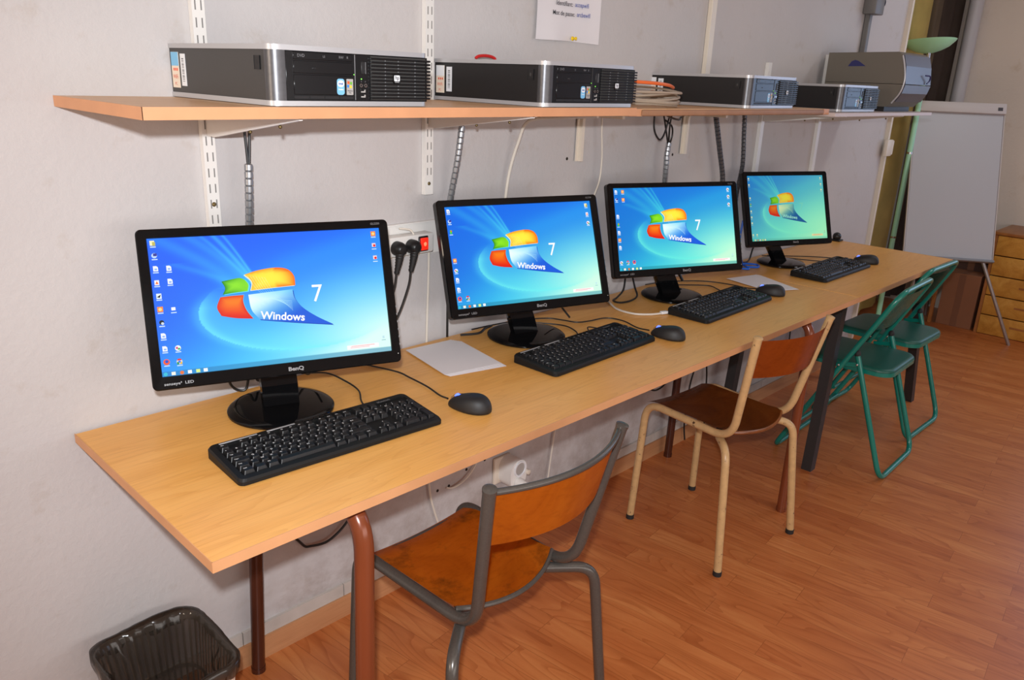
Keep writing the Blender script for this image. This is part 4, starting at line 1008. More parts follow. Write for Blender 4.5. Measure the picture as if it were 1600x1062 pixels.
# ------------------------------------------------------------------ paper
def sheets(poly, n, label, name='paper_stack', z=H):
    b = []
    for k in range(n):
        e = n - 1 - k; a = -.014 * e; dx, dy = .0030 * e, -.0042 * e
        cx = sum(p[0] for p in poly) / 4; cy = sum(p[1] for p in poly) / 4
        q = [(cx + (px - cx) * math.cos(a) - (py - cy) * math.sin(a) + dx, cy + (px - cx) * math.sin(a) + (py - cy) * math.cos(a) + dy) for px, py in poly]
        b.append(q)
    return b
A5 = [(.600, -.034), (.560, -.240), (.722, -.268), (.752, -.044)]
for k, q in enumerate(sheets(A5, 5, '')):
    bm = BM().prism(q, H + .0003 + k * .0006, H + .0007 + k * .0006)
    o = link('paper_sheet', bm, M_['paper'])
    tag(o, ['bottommost small white sheet of the fanned stack, lying on the desk by the second monitor', 'second sheet from the bottom in the fanned white stack by the second monitor', 'middle sheet of the fanned small white stack by the second monitor', 'sheet just under the top one in the fanned white stack', 'topmost small white sheet of the fanned stack between the first two monitors'][k], 'paper', 'fanned white sheets')
A4 = [(2.058, -.150), (2.030, -.330), (2.130, -.400), (2.225, -.185)]
for k, q in enumerate(sheets([(2.062, -.150), (2.015, -.345), (2.135, -.398), (2.222, -.190)], 3, '')):
    bm = BM().prism(q, H + .0003 + k * .0006, H + .0007 + k * .0006)
    tag(link('paper_sheet', bm, M_['paper']), ['bottom sheet of the flat white pile between third and fourth keyboards', 'middle sheet of the flat white pile between third and fourth keyboards', 'top sheet of the flat white pile between third and fourth keyboards'][k], 'paper', 'white sheets by the third mouse')
# notice on the wall
t = thing('wall_notice', 'white printed notice pinned to the wall above the second computer', 'notice', (1.22, 0, 1.555))
def notice(u, v):
    xx = 1.075 + u * .288 + (.004 * math.sin(v * 5) if u < .1 else 0); zz = 1.556 + v * .33
    yy = -.003 - .010 * (1 - u) ** 3 * (1 - v * .5) - .006 * math.exp(-((u - .3) / .2) ** 2) * math.exp(-(v / .25) ** 2) - .004 * max(0, u - .85) * 6
    if v < .02: zz += .006 * (.5 - abs(u - .5))
    return (xx, yy, zz)
link('sheet', BM().grid(notice, 24, 20, True), M_['paper'], t, True)
b = BM()
b.mat(0).mesh(text_mesh('Identifiant:', .017, 'LEFT', 3, .0002), FY(1.158, -.0105, 1.657)).mesh(text_mesh('Mot de passe:', .017, 'LEFT', 3, .0002), FY(1.145, -.0105, 1.631))
b.mat(1).mesh(text_mesh('accepwifi', .017, 'LEFT', 3, .0002), FY(1.240, -.0105, 1.658)).mesh(text_mesh('arcbewifi', .017, 'LEFT', 3, .0002), FY(1.250, -.0105, 1.632))
b.mat(0).mesh(text_mesh('WIFI', .026, 'CENTER', 3, .0004), FY(1.22, -.0105, 1.72))
link('printed_text', b, [M_['ink_black'], M_['ink_blue']], t, True)
b = BM().lathe([(0, .016), (.0045, .015), (.005, .012), (.003, .009), (.003, .004), (.006, .002), (.006, 0)], 16, FY(1.235, -.011, 1.5665))
link('push_pin', b, M_['yellow'], t, True, label='yellow push pin')

# ------------------------------------------------------------------ electrical things on the wall
t = thing('power_strip', 'white power strip with a red-lit switch on the wall between first and second monitors', 'power strip', (.6, 0, 1.0))
link('strip_body', BM().rbox(.40, .690, -.042, -.0065, 1.010, 1.062, .006, 2), M_['white_metal'], t, True)
link('switch_frame', BM().rbox(.636, .668, -.046, -.041, 1.016, 1.056, .002, 1), M_['black'], t, True)
sw = link('rocker_switch', BM().rbox(.640, .664, -.051, -.045, 1.020, 1.052, .002, 2), M_['led_red'], t, True, label='glowing red rocker switch')
link('switch_glow', BM().ball((.653, -.0505, 1.036), .005, 8, (1, .3, 1.2)), M_['led_hot'], sw, True)
link('wire_stub', BM().tube(spline([(.592, -.020, 1.078), (.618, -.03, 1.074), (.628, -.035, 1.062)], 6), .0022, 8), M_['cable_white'], t, True)
def plug(x, z, label):
    t = thing('power_plug', label, 'plug', (x, -.042, z), 0)
    b = BM().lathe([(0, .030), (.010, .029), (.016, .024), (.0185, .014), (.0185, 0), (0, 0)], 24, FY(x, -.0425, z))
    link('plug_body', b, M_['black'], t, True)
    pts = spline([(x - .002, -.060, z - .004), (x - .006, -.060, z - .030), (x - .012, -.057, z - .062)], 8); b = BM()
    rr = [.0115 - i * (.0062 / len(pts)) + (.0012 if i % 2 else 0) for i in range(len(pts))]
    b.tube(pts, rr, 12); link('strain_relief', b, M_['black_matte'], t, True)
    b = BM().tube(spline([(x - .012, -.057, z - .062), (x - .018, -.055, z - .10), (x - .040, -.050, z - .16), (x - .07, -.045, z - .22), (x - .09, -.04, z - .276)], 8), .0032, 8)
    link('cord', b, M_['cable'], t, True)
plug(.566, 1.034, 'black power plug closer to the first monitor, in the white strip')
plug(.612, 1.034, 'black power plug right beside the red switch')
b = BM().tube(spline([(.672, -.018, 1.035), (.688, -.014, 1.028), (.697, -.012, 1.00), (.700, -.006, .90), (.698, -.0040, .80), (.697, -.0040, .70), (.698, -.006, .52), (.703, -.012, .30), (.722, -.012, .21), (.745, -.014, .14)], 8), .0032, 8)
tag(link('power_cable', b, M_['cable_white']), 'white cable dropping down the wall from the power strip behind the desk', 'cable')
# twin-socket adapter below the desk
t = thing('wall_outlet', 'white wall outlet with a round timer adapter under the desk', 'outlet', (1.02, 0, .18))
link('outlet_plate', BM().rbox(.975, 1.050, -.012, -.0005, .20, .292, .004, 2), M_['cream'], t, True)
link('adapter_body', BM().prism(fillet_out := rrect(-.036, .036, -.050, .050, .035, 8), 0, .055, FY(1.030, -.012, .243), True), M_['white_metal'], t, True)
b = BM().lathe([(.021, .001), (.022, .004), (.027, .004), (.027, 0)], 24, FY(1.034, -.0672, .262))
b.mat(1).lathe([(0, .0008), (.021, .0008)], 24, FY(1.034, -.0672, .262))
link('adapter_socket', b, [M_['stk_white'], M_['stk_grey']], t, True)
link('plug', BM().lathe([(0, .030), (.014, .028), (.018, .018), (.018, 0)], 20, FY(1.028, -.0675, .214)), M_['white_metal'], t, True)
link('plug', BM().lathe([(0, .045), (.008, .043), (.011, .02), (.011, 0)], 20, FY(1.072, -.03, .238)), M_['cream'], t, True)
link('cord', BM().tube(spline([(1.028, -.095, .21), (1.04, -.10, .17), (1.02, -.06, .11), (.98, -.03, .04), (.90, -.03, .02)], 8), .0035, 8), M_['cable_white'], t, True)
b = BM().tube(spline([(.777, -.004, .262), (.80, -.012, .258), (.845, -.014, .270), (.885, -.012, .300), (.91, -.010, .35), (.93, -.010, .45), (.93, -.01, .6)], 8), .0028, 8)
tag(link('network_cable', b, M_['cable_white']), 'white cable curving out of a wall hole, left of the under-desk outlet', 'cable')
b = BM().tube(spline([(1.30, -.012, .72), (1.30, -.012, .60), (1.285, -.012, .45), (1.26, -.012, .30), (1.235, -.014, .12)], 8), .0030, 8)
tag(link('network_cable', b, M_['cable_white']), 'white cable running down the wall behind the near chair back', 'cable')
b = BM().tube(spline([(.19, -.012, .62), (.215, -.012, .40), (.272, -.014, .292), (.30, -.016, .272), (.362, -.016, .268), (.43, -.014, .320), (.47, -.012, .45), (.49, -.012, .60), (.50, -.012, .70)], 8), .0034, 8)
tag(link('power_cable', b, M_['cable']), 'black cable sagging beneath the near end of the desk', 'cable')
b = BM().tube(spline([(1.62, -.03, .70), (1.70, -.03, .42), (1.80, -.03, .325), (1.87, -.03, .312), (1.92, -.03, .345), (1.97, -.03, .45), (2.00, -.03, .6), (2.0, -.03, .71)], 8), .0034, 8)
tag(link('power_cable', b, M_['cable']), 'black cable sagging under the desk behind the cream chair', 'cable')
b = BM().tube(spline([(2.16, -.025, .72), (2.14, -.025, .40), (2.10, -.025, .26), (2.09, -.025, .1), (2.10, -.03, .015)], 6), .0035, 8)
tag(link('power_cable', b, M_['cable']), 'black cable hanging straight to the floor, left of the two behind the cream chair', 'cable')
b = BM().tube(spline([(2.20, -.025, .72), (2.205, -.025, .40), (2.23, -.025, .27), (2.25, -.025, .1), (2.25, -.03, .015)], 6), .0035, 8)
tag(link('power_cable', b, M_['cable']), 'black cable hanging straight to the floor, nearer the black table leg', 'cable')
b = BM().tube(spline([(3.03, -.01, .72), (3.03, -.01, .5), (3.03, -.01, .3), (3.03, -.02, .12)], 6), .0035, 8)
tag(link('power_cable', b, M_['cable']), 'thin dark cable on the wall under the far table', 'cable')

# spiral-wrapped cable bundles from the shelf to the monitors
def sleeve(pts, r, label, m_, tail=None, pitch=.0150):
    t = thing('cable_bundle', label, 'cable bundle', tuple(pts[-1]))
    sp = spline(pts, 10); L_ = [0]
    for i in range(1, len(sp)): L_.append(L_[-1] + (sp[i] - sp[i - 1]).length)
    tot = L_[-1]; n = int(tot / (pitch / 8)); P = []; Rr = []
    j = 0
    for k in range(n + 1):
        s_ = tot * k / n
        while j < len(L_) - 2 and L_[j + 1] < s_: j += 1
        f = (s_ - L_[j]) / max(1e-9, L_[j + 1] - L_[j]); P.append(sp[j].lerp(sp[j + 1], f)); Rr.append(r if k % 8 else r * .66)
    link('spiral_wrap', BM().tube(P, Rr, 12), m_, t, True)
    for a in (tail or []): link('cable', BM().tube(spline(a, 8), .0030, 8), M_['cable'], t, True)
    return t
sleeve([(.178, -.05, 1.262), (.175, -.05, 1.20), (.174, -.045, 1.14), (.172, -.035, 1.06), (.17, -.03, .98)], .0088, 'silver spiral-wrapped cables behind the first monitor', M_['sleeve'],
       [[(.170, -.05, 1.372), (.174, -.05, 1.32), (.177, -.05, 1.255)], [(.188, -.05, 1.372), (.184, -.05, 1.32), (.179, -.05, 1.255)]])
sleeve([(.778, -.05, 1.345), (.772, -.05, 1.32), (.764, -.045, 1.24), (.757, -.03, 1.15), (.756, -.014, 1.06), (.765, -.014, .98)], .0085, 'silver spiral-wrapped cables rising behind the second monitor', M_['sleeve'], [[(.778, -.05, 1.373), (.778, -.05, 1.34)]])
sleeve([(1.730, -.05, 1.262), (1.724, -.05, 1.22), (1.726, -.05, 1.17), (1.733, -.045, 1.10), (1.74, -.03, .98)], .0092, 'silver spiral-wrapped cables behind the third monitor, with loose black loops on top', M_['sleeve'],
       [[(1.600, -.07, 1.372), (1.605, -.07, 1.31), (1.64, -.07, 1.275), (1.68, -.06, 1.29), (1.70, -.06, 1.34), (1.71, -.06, 1.37)], [(1.66, -.06, 1.37), (1.69, -.055, 1.32), (1.725, -.05, 1.255)], [(1.72, -.06, 1.37), (1.71, -.06, 1.32), (1.728, -.05, 1.255)], [(1.69, -.055, 1.335), (1.73, -.055, 1.315), (1.745, -.05, 1.285), (1.734, -.05, 1.255)]])
sleeve([(2.010, -.05, 1.366), (2.03, -.05, 1.32), (2.075, -.05, 1.22), (2.115, -.05, 1.13), (2.13, -.05, 1.05)], .0098, 'dark grey spiral-wrapped cables slanting down right of the third monitor top', M_['sleeve_dark'])
sleeve([(2.225, -.05, 1.366), (2.24, -.05, 1.28), (2.26, -.05, 1.16), (2.28, -.03, 1.05), (2.30, -.02, .90), (2.31, -.015, .80)], .0088, 'dark spiral-wrapped cables hanging straight down beside the fourth monitor', M_['sleeve_dark'])
b = BM().tube(spline([(1.015, -.30, 1.366), (1.02, -.16, 1.355), (1.012, -.06, 1.34), (1.005, -.03, 1.28), (.985, -.02, 1.20), (.972, -.02, 1.12), (.965, -.02, 1.02)], 8), .0045, 8)
tag(link('network_cable', b, M_['cable_white']), 'thick white cable slanting down the wall behind the second monitor', 'cable')
b = BM().tube(spline([(1.375, -.03, 1.368), (1.38, -.03, 1.30), (1.39, -.03, 1.22), (1.385, -.03, 1.15), (1.36, -.03, 1.09), (1.355, -.03, 1.0)], 8), .0028, 8)
tag(link('network_cable', b, M_['cable_white']), 'thin white cable hanging between the second and third monitors', 'cable')
b = BM().tube(spline([(1.40, -.30, 1.362), (1.45, -.26, 1.352), (1.52, -.18, 1.355), (1.60, -.10, 1.364)], 8), .003, 8)
tag(link('power_cable', b, M_['cable']), 'black cable slung under the shelf joint', 'cable')
# black/white odds on the desk
def cab(pts, r, m_, label, name='usb_cable'):
    tag(link(name, BM().tube(spline(pts, 8), r, 8), m_), label, 'cable')
z = H + .003
cab([(.44, -.02, z), (.463, -.083, z), (.484, -.15, z), (.483, -.198, z), (.478, -.27, z), (.466, -.33, z), (.458, -.368, z + .006)], .0021, M_['cable'], 'thin black cable running to the nearest mouse')
cab([(.30, .0 - .01, z), (.347, -.046, z), (.352, -.12, z), (.342, -.187, z), (.312, -.24, z), (.298, -.275, z), (.295, -.2865, z + .008)], .0021, M_['cable'], 'thin black cable running to the nearest keyboard')
cab([(.10, -.05, .87), (.11, -.02, .80), (.125, -.012, .762), (.150, -.02, .754), (.165, -.02, .80), (.185, -.015, .765), (.20, -.02, .80), (.215, -.04, .86)], .003, M_['cable'], 'tangled black cables hanging behind the nearest monitor stand')
cab([(.235, -.06, .86), (.27, -.05, .80), (.295, -.05, .765), (.325, -.05, .80), (.35, -.05, .85)], .0032, M_['cable'], 'black cable loop dipping below the nearest monitor, right of its neck')
cab([(.80, -.03, z), (.850, -.052, z + .001), (.885, -.042, z + .006), (.93, -.022, z)], .0035, M_['cable'], 'black cable behind the left of the second monitor stand')
cab([(.758, -.02, .90), (.760, -.018, .80), (.762, -.016, .752)], .0033, M_['cable'], 'black cable going down behind the left edge of the second monitor')
cab([(.86, -.012, z), (.95, -.02, z), (1.05, -.04, z), (1.12, -.075, z), (1.142, -.117, z), (1.16, -.16, z), (1.20, -.175, z), (1.267, -.188, z), (1.285, -.24, z), (1.262, -.31, z), (1.252, -.360, z + .006)], .0021, M_['cable'], 'thin black cable running to the mouse of the second keyboard')
cab([(1.04, -.06, z), (1.10, -.15, z), (1.09, -.21, z), (1.06, -.250, z), (1.045, -.2745, z + .010)], .0021, M_['cable'], 'thin black cable running to the second keyboard')
cab([(1.12, -.237, z), (1.135, -.225, z + .006), (1.17, -.25, z), (1.19, -.2740, z + .010)], .0018, M_['cable'], 'short black wire loop behind the second keyboard')
cab([(1.165, -.04, .86), (1.168, -.07, .80), (1.172, -.12, .756)], .003, M_['cable'], 'black cable hanging behind the right half of the second monitor')
cab([(1.46, -.02, z), (1.42, -.08, z), (1.375, -.15, z), (1.375, -.215, z), (1.41, -.252, z), (1.446, -.268, z)], .0034, M_['cable_white'], 'white cable with a plug lying on the desk between second and third monitors', 'network_cable')
tag(link('network_plug', BM().rbox(-.0, .026, -.006, .006, .001, .010, .001, 1, Matrix.Translation((1.447, -.268, H)) @ Matrix.Rotation(-.32, 4, 'Z')), M_['stk_white']), 'clear white plug at the end of the white desk cable', 'plug')
cab([(1.60, -.010, .86), (1.585, -.02, .80), (1.55, -.04, .765), (1.49, -.06, z), (1.45, -.075, z), (1.445, -.105, z), (1.49, -.115, z), (1.55, -.10, .757), (1.575, -.07, .78), (1.60, -.03, .83)], .0033, M_['cable'], 'looped black cable on the desk left of the third monitor stand')
cab([(1.80, -.06, .86), (1.81, -.085, .81), (1.83, -.10, .770)], .0055, M_['black'], 'black connector hanging right of the third monitor neck', 'monitor_cable')
cab([(1.72, -.015, z), (1.80, -.03, z), (1.90, -.08, z), (1.96, -.14, z), (1.985, -.22, z), (1.985, -.27, z), (1.983, -.318, z + .006)], .0021, M_['cable'], 'thin black cable running to the third mouse')
cab([(1.76, -.05, z), (1.84, -.11, z), (1.90, -.17, z), (1.88, -.22, z), (1.862, -.25, z), (1.858, -.2620, z + .010)], .0021, M_['cable'], 'thin black cable running to the third keyboard')
cab([(2.60, -.04, z), (2.66, -.10, z), (2.74, -.17, z), (2.79, -.24, z), (2.81, -.30, z), (2.815, -.328, z + .006)], .0021, M_['cable'], 'thin black cable running to the farthest mouse')
cab([(2.58, -.025, z), (2.615, -.10, z), (2.655, -.19, z), (2.70, -.26, z), (2.705, -.2790, z + .010)], .0021, M_['cable'], 'thin black cable running to the farthest keyboard')
cab([(2.33, -.03, .80), (2.34, -.04, .762), (2.38, -.05, z), (2.43, -.045, z + .004), (2.46, -.04, .80), (2.48, -.05, .85)], .0034, M_['cable'], 'black cable at the left of the farthest monitor stand')
b = BM().ball((3.245, -.075, H + .021), .020, 10, (1.1, 1, 1)).rbox(3.222, 3.268, -.10, -.05, H + .0005, H + .008, .002, 1)
tag(link('webcam', b, M_['black']), 'small black webcam at the far back corner of the desk', 'webcam')
b = BM()
cab([(2.352, -.035, .93), (2.345, -.035, .86), (2.355, -.04, .79), (2.33, -.07, .757), (2.30, -.10, .757), (2.27, -.13, .756), (2.25, -.10, .758), (2.31, -.08, .762), (2.37, -.11, .756), (2.33, -.14, .757), (2.28, -.115, .760)], .0042, M_['blue'], 'blue network cable tangled on the desk between third and fourth monitors', 'network_cable')
# coil of cables on the shelf
for k in range(7):
    r0 = .096 + .010 * math.sin(k * 4.3) + .012 * math.sin(k * 2.1); zz = S2 + .0070 + k * .0052
    pts = [(1.285 + .006 * math.cos(k * 2.3) + (r0 + .024) * math.cos(a / 20 * 2 * PI) + .006 * math.sin(k), -.245 + r0 * .85 * math.sin(a / 20 * 2 * PI) + .005 * math.cos(k * 1.7), zz + .003 * math.sin(a * .6 + k) + .006 * (1 + math.cos(2 * PI * a / 20 + k * 1.9)) * (k / 6)) for a in range(20)]
    if k == 0: coil = BM()
    coil.tube(pts, .0032, 8, closed=True)
tag(link('cable_coil', coil, M_['cable_grey']), 'coil of beige network cable on the shelf between the second and third computers', 'cable coil')
b = BM().tube(spline([(1.14, -.315, S2 + .066), (1.20, -.340, S2 + .064), (1.27, -.335, S2 + .060), (1.345, -.300, S2 + .054)], 8), .0045, 8)
tag(link('patch_cable', b, M_['orange_cable']), 'orange-red cable lying across the coil of beige cable', 'cable')
cab([(1.40, -.28, S2 + .03), (1.42, -.20, S2 + .02), (1.46, -.15, S2 + .005)], .003, M_['cable_white'], 'loose pale cable end leaving the beige coil', 'network_cable')
b = BM().tube([(.842 + .034 * math.cos(PI * k / 12), -.06, S + .1028 + .008 * math.sin(PI * k / 12)) for k in range(13)], .0040, 8)
tag(link('red_cable', b, M_['red']), 'small red cable loop arching on top of the second computer', 'cable')

# ------------------------------------------------------------------ school chairs
def school_chair(x, y, yaw, label, mt, ms, mb, splay=.205, caps=None, top_band=False, fwd=.174, flare=.034, drop=.030, rear=-.150):
    t = thing('school_chair', label, 'chair', (x, y, 0), yaw)
    wf, wb, wp, ws, yf, yb, ypt, zpt, ybd, zs = .173, splay, .195, .150, fwd, -.221, -.240, .783, -.159, .437
    r = .0125
    for s in (-1, 1):
        pts = fillet([(s * wf, yf, .014), (s * (ws + .006), yf - .012, zs + .004), (s * ws, ybd - .012, zs - .006), (s * wp, ypt, zpt)], [.062, .085], 10)
        link('side_frame', BM().tube(pts, r, 16), mt, t)
        link('rubber_foot', BM().tube([(s * wf, yf, 0), (s * wf, yf, .016)], r + .0015, 14), M_['rubber'], t)
        link('rubber_foot', BM().tube([(s * wb, yb, 0), (s * wb, yb, .016)], r + .0015, 14), M_['rubber'], t)
        a = Vector((s * wp, ypt, zpt)); d = (a - Vector((s * ws, ybd - .012, zs - .006))).normalized()
        link('post_cap', BM().tube([a - d * .004, a + d * .003, a + d * .0055], [r + .0008, r + .0012, r * .55], 16), caps or mt, t)
    pts = fillet([(-wb, yb, .014), (-ws - flare, ybd - .022, zs - drop), (-ws + .03, ybd + .055, zs - .026), (ws - .03, ybd + .055, zs - .026), (ws + flare, ybd - .022, zs - drop), (wb, yb, .014)], [.055, .03, .03, .055], 9)
    link('rear_leg_frame', BM().tube(pts, r, 16), mt, t, label=None)
    b = BM().tube([(-ws, yf - .05, zs - .010), (ws, yf - .05, zs - .010)], .008, 12)
    link('front_crossbar', b, mt, t)
    # seat: dished plywood, bowed rear edge
    def seat(u, v):
        xx = (u - .5) * 2; w_ = ws - .004; 
        yr = rear - .045 * (1 - xx * xx) ; yf_ = .170
        yy = yr + (yf_ - yr) * v
        zz = zs + .012 - .009 * (1 - xx * xx) - .012 * max(0, (v - .82) / .18) ** 2 + .004 * max(0, (.15 - v) / .15)
        return (xx * (w_ + .002), yy, zz)
    link('seat', BM().grid(seat, 24, 20, True, .009), ms, t, label='varnished plywood seat')
    def rimf(k): u = k / 24; p = Vector(seat(u, 0)); return p + Vector((0, -.001, -.005))
    link('seat_rear_edge', BM().tube([rimf(k) for k in range(25)], .0058, 8), mt if top_band else ms, t)
    # back: curved panel
    z0, z1 = .650, .774
    def back(u, v):
        xx = (u - .5) * 2; zz = z0 + (z1 - z0) * v; f = (zz - zs) / (zpt - zs)
        px = ws + (wp - ws) * f; yy = (ybd - .012) + (ypt - ybd + .012) * f
        if v < .5: zz += .012 * (1 - 2 * v) * (xx * xx - 1) * 0 
        return (xx * (px - .006), yy - .052 * (1 - xx * xx), zz)
    link('backrest', BM().grid(back, 24, 10, True, .008), mb, t, label='curved varnished plywood backrest')
    if top_band:
        link('backrest_edge', BM().tube([Vector(back(k / 24, 1)) + Vector((0, .004 * 0 , .001)) for k in range(25)], .0066, 10), mt, t, label='dark grey top edge')
    return t
school_chair(.397, -.516, .03, 'nearest chair, grey tubular frame with orange plywood seat and back', M_['chair_grey'], M_['ply_seat'], M_['ply'], splay=.240, top_band=True, fwd=.208, flare=.072, drop=.034, rear=-.112)
school_chair(1.584, -.429, -.102, 'cream tubular chair with dark plywood seat, pushed under the middle of the desk', M_['chair_cream'], M_['ply2'], M_['ply3'], caps=M_['chair_cream'])

# ------------------------------------------------------------------ green folding chairs
def folding_chair():
    t = thing('folding_chair', 'nearer green metal folding chair with padded seat, beside the black table leg', 'chair', (0, 0, 0), 0)
    # local: front legs near +y, origin = rear bar centre projected on the floor
    w1, w2, r = .205, .185, .0105
    # long frame: floor bar at front, up to the top of the back
    s1 = [(-w1, .43, .011), (-w1, .232, .40), (-w1 + .012, .050, .755), (w1 - .012, .050, .755), (w1, .232, .40), (w1, .43, .011)]
    pts = fillet([(w1 * .2, .43, .011)] + s1 + [(w1 * .2 + .001, .43, .011)], [.05, .30, .07, .07, .30, .05], 8)
    link('main_frame', BM().tube(pts, r, 14), M_['green'], t)
    # rear leg frame
    for s in (-1, 1): pass
    pts = fillet([(-w2 - .006, .165, .485), (-w2 - .010, .0, .011), (w2 + .010, .0, .011), (w2 + .006, .165, .485)], [.06, .06], 8)
    link('rear_leg_frame', BM().tube(pts, r, 14), M_['green'], t)
    for s in (-1, 1):
        link('leg_cap', BM().ball((s * (w2 + .006), .1655, .490), .0120, 8, (1, 1, 1.3)), M_['rubber'], t)
        link('hinge_link', BM().rbox(-.0025, .0025, 0, .082, -.009, .009, .002, 1, Matrix.Translation((s * (w1 - .012), .150, .448)) @ Matrix.Rotation(-.18, 4, 'X')), M_['green'], t)
        link('hinge_bolt', BM().ball((s * (w1 + .004), .156, .452), .005, 6).ball((s * (w1 + .010), .222, .436), .005, 6), M_['chrome'], t)
    link('front_stretcher', BM().tube([(-w1, .345, .155), (w1, .345, .155)], .008, 10), M_['green'], t)
    seat_o = []
    for px, py in rrect(-.168, .168, .040, .40, .06, 7): seat_o.append((px * (1 - .0 * py), py))
    b = BM().prism(seat_o, .412, .428, None, True)
    link('seat_pan', b, M_['green'], t)
    n = len(seat_o); b = BM(); cx, cy = 0, .21
    lay = [(.99, .428), (.99, .434), (.965, .4395), (.90, .4415), (.5, .4425)]
    vs = [(cx + (px - cx) * f, cy + (py - cy) * f, zz) for f, zz in lay for px, py in seat_o]
    fs = [(i * n + k, i * n + (k + 1) % n, (i + 1) * n + (k + 1) % n, (i + 1) * n + k) for i in range(len(lay) - 1) for k in range(n)] + [tuple((len(lay) - 1) * n + k for k in range(n))]
    b.add(vs, fs, True); 
    link('seat_cushion', b, M_['green_vinyl'], t, label='dark green vinyl seat cushion', sharp=False)
    def back(u, v):
        xx = (u - .5) * 2; zz = .575 + .165 * v; f = (zz - .40) / .355; yy = .232 - .182 * f
        ww = (w1 - .010) - .008 * f
        zz2 = zz + (.020 * (xx * xx) if v < .3 else 0)
        return (xx * ww, yy - .020 * (1 - xx * xx), zz2)
    link('backrest', BM().grid(back, 20, 10, True, .006), M_['green'], t)
    return t
f1 = folding_chair(); f1.location = (2.572, -.735, 0); f1.rotation_euler = (0, 0, .03)
f2 = copy_tree(f1); f2.location = (3.045, -.682, 0); f2.rotation_euler = (0, 0, -.02); f2['label'] = 'farther green metal folding chair, behind the other green one'

# ------------------------------------------------------------------ waste basket
t = thing('waste_basket', 'slatted beige waste basket with smoky black bag, on the floor by the wall', 'bin', (-.145, -.165, 0))
def rring(x0, x1, y0, y1, r, z_, n=6): return [(px, py, z_) for px, py in rrect(x0, x1, y0, y1, r, n)]
bx0, bx1, by0, by1 = -.112, .112, -.130, .122
b = BM()
Np = 56
def bpt(s_, z_):
    f = .80 + .20 * (z_ / .275); o = rrect(bx0 * f, bx1 * f, by0 * f, by1 * f, .045, 13); k = s_ * len(o)
    i = int(k) % len(o); q = o[i]; q2 = o[(i + 1) % len(o)]; fr_ = k - int(k); return Vector((q[0] + (q2[0] - q[0]) * fr_, q[1] + (q2[1] - q[1]) * fr_, z_))
# perimeter parametrised by arc length
def ring_arc(z_, n, e=0.0):
    f = .80 + .20 * (z_ / .275); o = [Vector((a, c, z_)) for a, c in rrect(bx0 * f - e, bx1 * f + e, by0 * f - e, by1 * f + e, .045, 10)]
    o.append(o[0]); L_ = [0]
    for i in range(1, len(o)): L_.append(L_[-1] + (o[i] - o[i - 1]).length)
    out = []; j = 0
    for k in range(n):
        s_ = L_[-1] * k / n
        while L_[j + 1] < s_: j += 1
        out.append(o[j].lerp(o[j + 1], (s_ - L_[j]) / max(1e-9, L_[j + 1] - L_[j])))
    return out
N1 = 168; lo_, hi_ = ring_arc(.03, N1), ring_arc(.258, N1); lo2, hi2 = ring_arc(.03, N1, -.003), ring_arc(.258, N1, -.003)
for k in range(0, N1, 3):
    a, c = k, (k + 2) % N1 if k + 2 < N1 else 0
    vs = [lo_[a], lo_[a + 1 if a + 1 < N1 else 0], hi_[a + 1 if a + 1 < N1 else 0], hi_[a], lo2[a], lo2[a + 1 if a + 1 < N1 else 0], hi2[a + 1 if a + 1 < N1 else 0], hi2[a]]
    b.add(vs, [(0, 1, 2, 3), (7, 6, 5, 4), (0, 3, 7, 4), (1, 5, 6, 2)])
for z0, z1 in ((0, .032), (.135, .145), (.256, .276)):
    A, B = ring_arc(z0, N1), ring_arc(z1, N1); A2, B2 = ring_arc(z0, N1, -.003), ring_arc(z1, N1, -.003)
    vs = A + B + A2 + B2; fs = []
    for k in range(N1):
        k2 = (k + 1) % N1; fs += [(k, k2, N1 + k2, N1 + k), (2 * N1 + k2, 2 * N1 + k, 3 * N1 + k, 3 * N1 + k2), (N1 + k, N1 + k2, 3 * N1 + k2, 3 * N1 + k), (k2, k, 2 * N1 + k, 2 * N1 + k2)]
    b.add(vs, fs)
b.add([Vector(q) for q in ring_arc(.004, 40)], [list(range(40))])
link('basket_body', b, M_['bin'], t, label='slatted beige plastic basket')
# liner
rnd = random.Random(3); NL = 160
lay = [(.245, .006), (.262, .0065), (.283, .005), (.284, -.001), (.27, -.006), (.245, -.007), (.22, -.009), (.19, -.010), (.16, -.011), (.13, -.012), (.10, -.014), (.07, -.018), (.03, -.028), (.012, -.05)]
vs = []
ph = [rnd.uniform(0, 6.28) for _ in range(8)]
for li, (z_, e) in enumerate(lay):
    R0 = ring_arc(max(.01, min(z_, .275)), NL, e)
    for k, q in enumerate(R0):
        a = 2 * PI * k / NL; wv = sum(math.sin(a * (4 + 5 * j) + ph[j] + z_ * 22 * (j % 3 - 1)) for j in range(5)) / 5
        inner = li >= 4; amp = (.016 if inner else .0022) * (1.4 if 5 <= li <= 7 else 1)
        n_ = Vector((q.x, q.y, 0)).normalized(); dz = (.012 * math.sin(a * 7 + ph[5]) + .008 * math.sin(a * 13 + ph[6])) if li == 0 else (.003 * math.sin(a * 5 + ph[4]) if li in (2, 3) else 0)
        nz = mnoise.noise(Vector((q.x * 16, q.y * 16, z_ * 9 + 3))) + .5 * mnoise.noise(Vector((q.x * 38, q.y * 38, z_ * 22)))
        vs.append(Vector((q.x, q.y, z_ + dz)) - n_ * (abs(wv) * amp * .6 + abs(nz) * .030 * min(1, max(0, (li - 4) / 2)) if inner else -abs(wv) * amp))
fs = [(i * NL + k, (i + 1) * NL + k, (i + 1) * NL + (k + 1) % NL, i * NL + (k + 1) % NL) for i in range(len(lay) - 1) for k in range(NL)]
fs.append([(len(lay) - 1) * NL + k for k in range(NL)])
link('bag_liner', BM().add(vs, fs, True), M_['bag'], t, label='smoky translucent black bag', sharp=False)

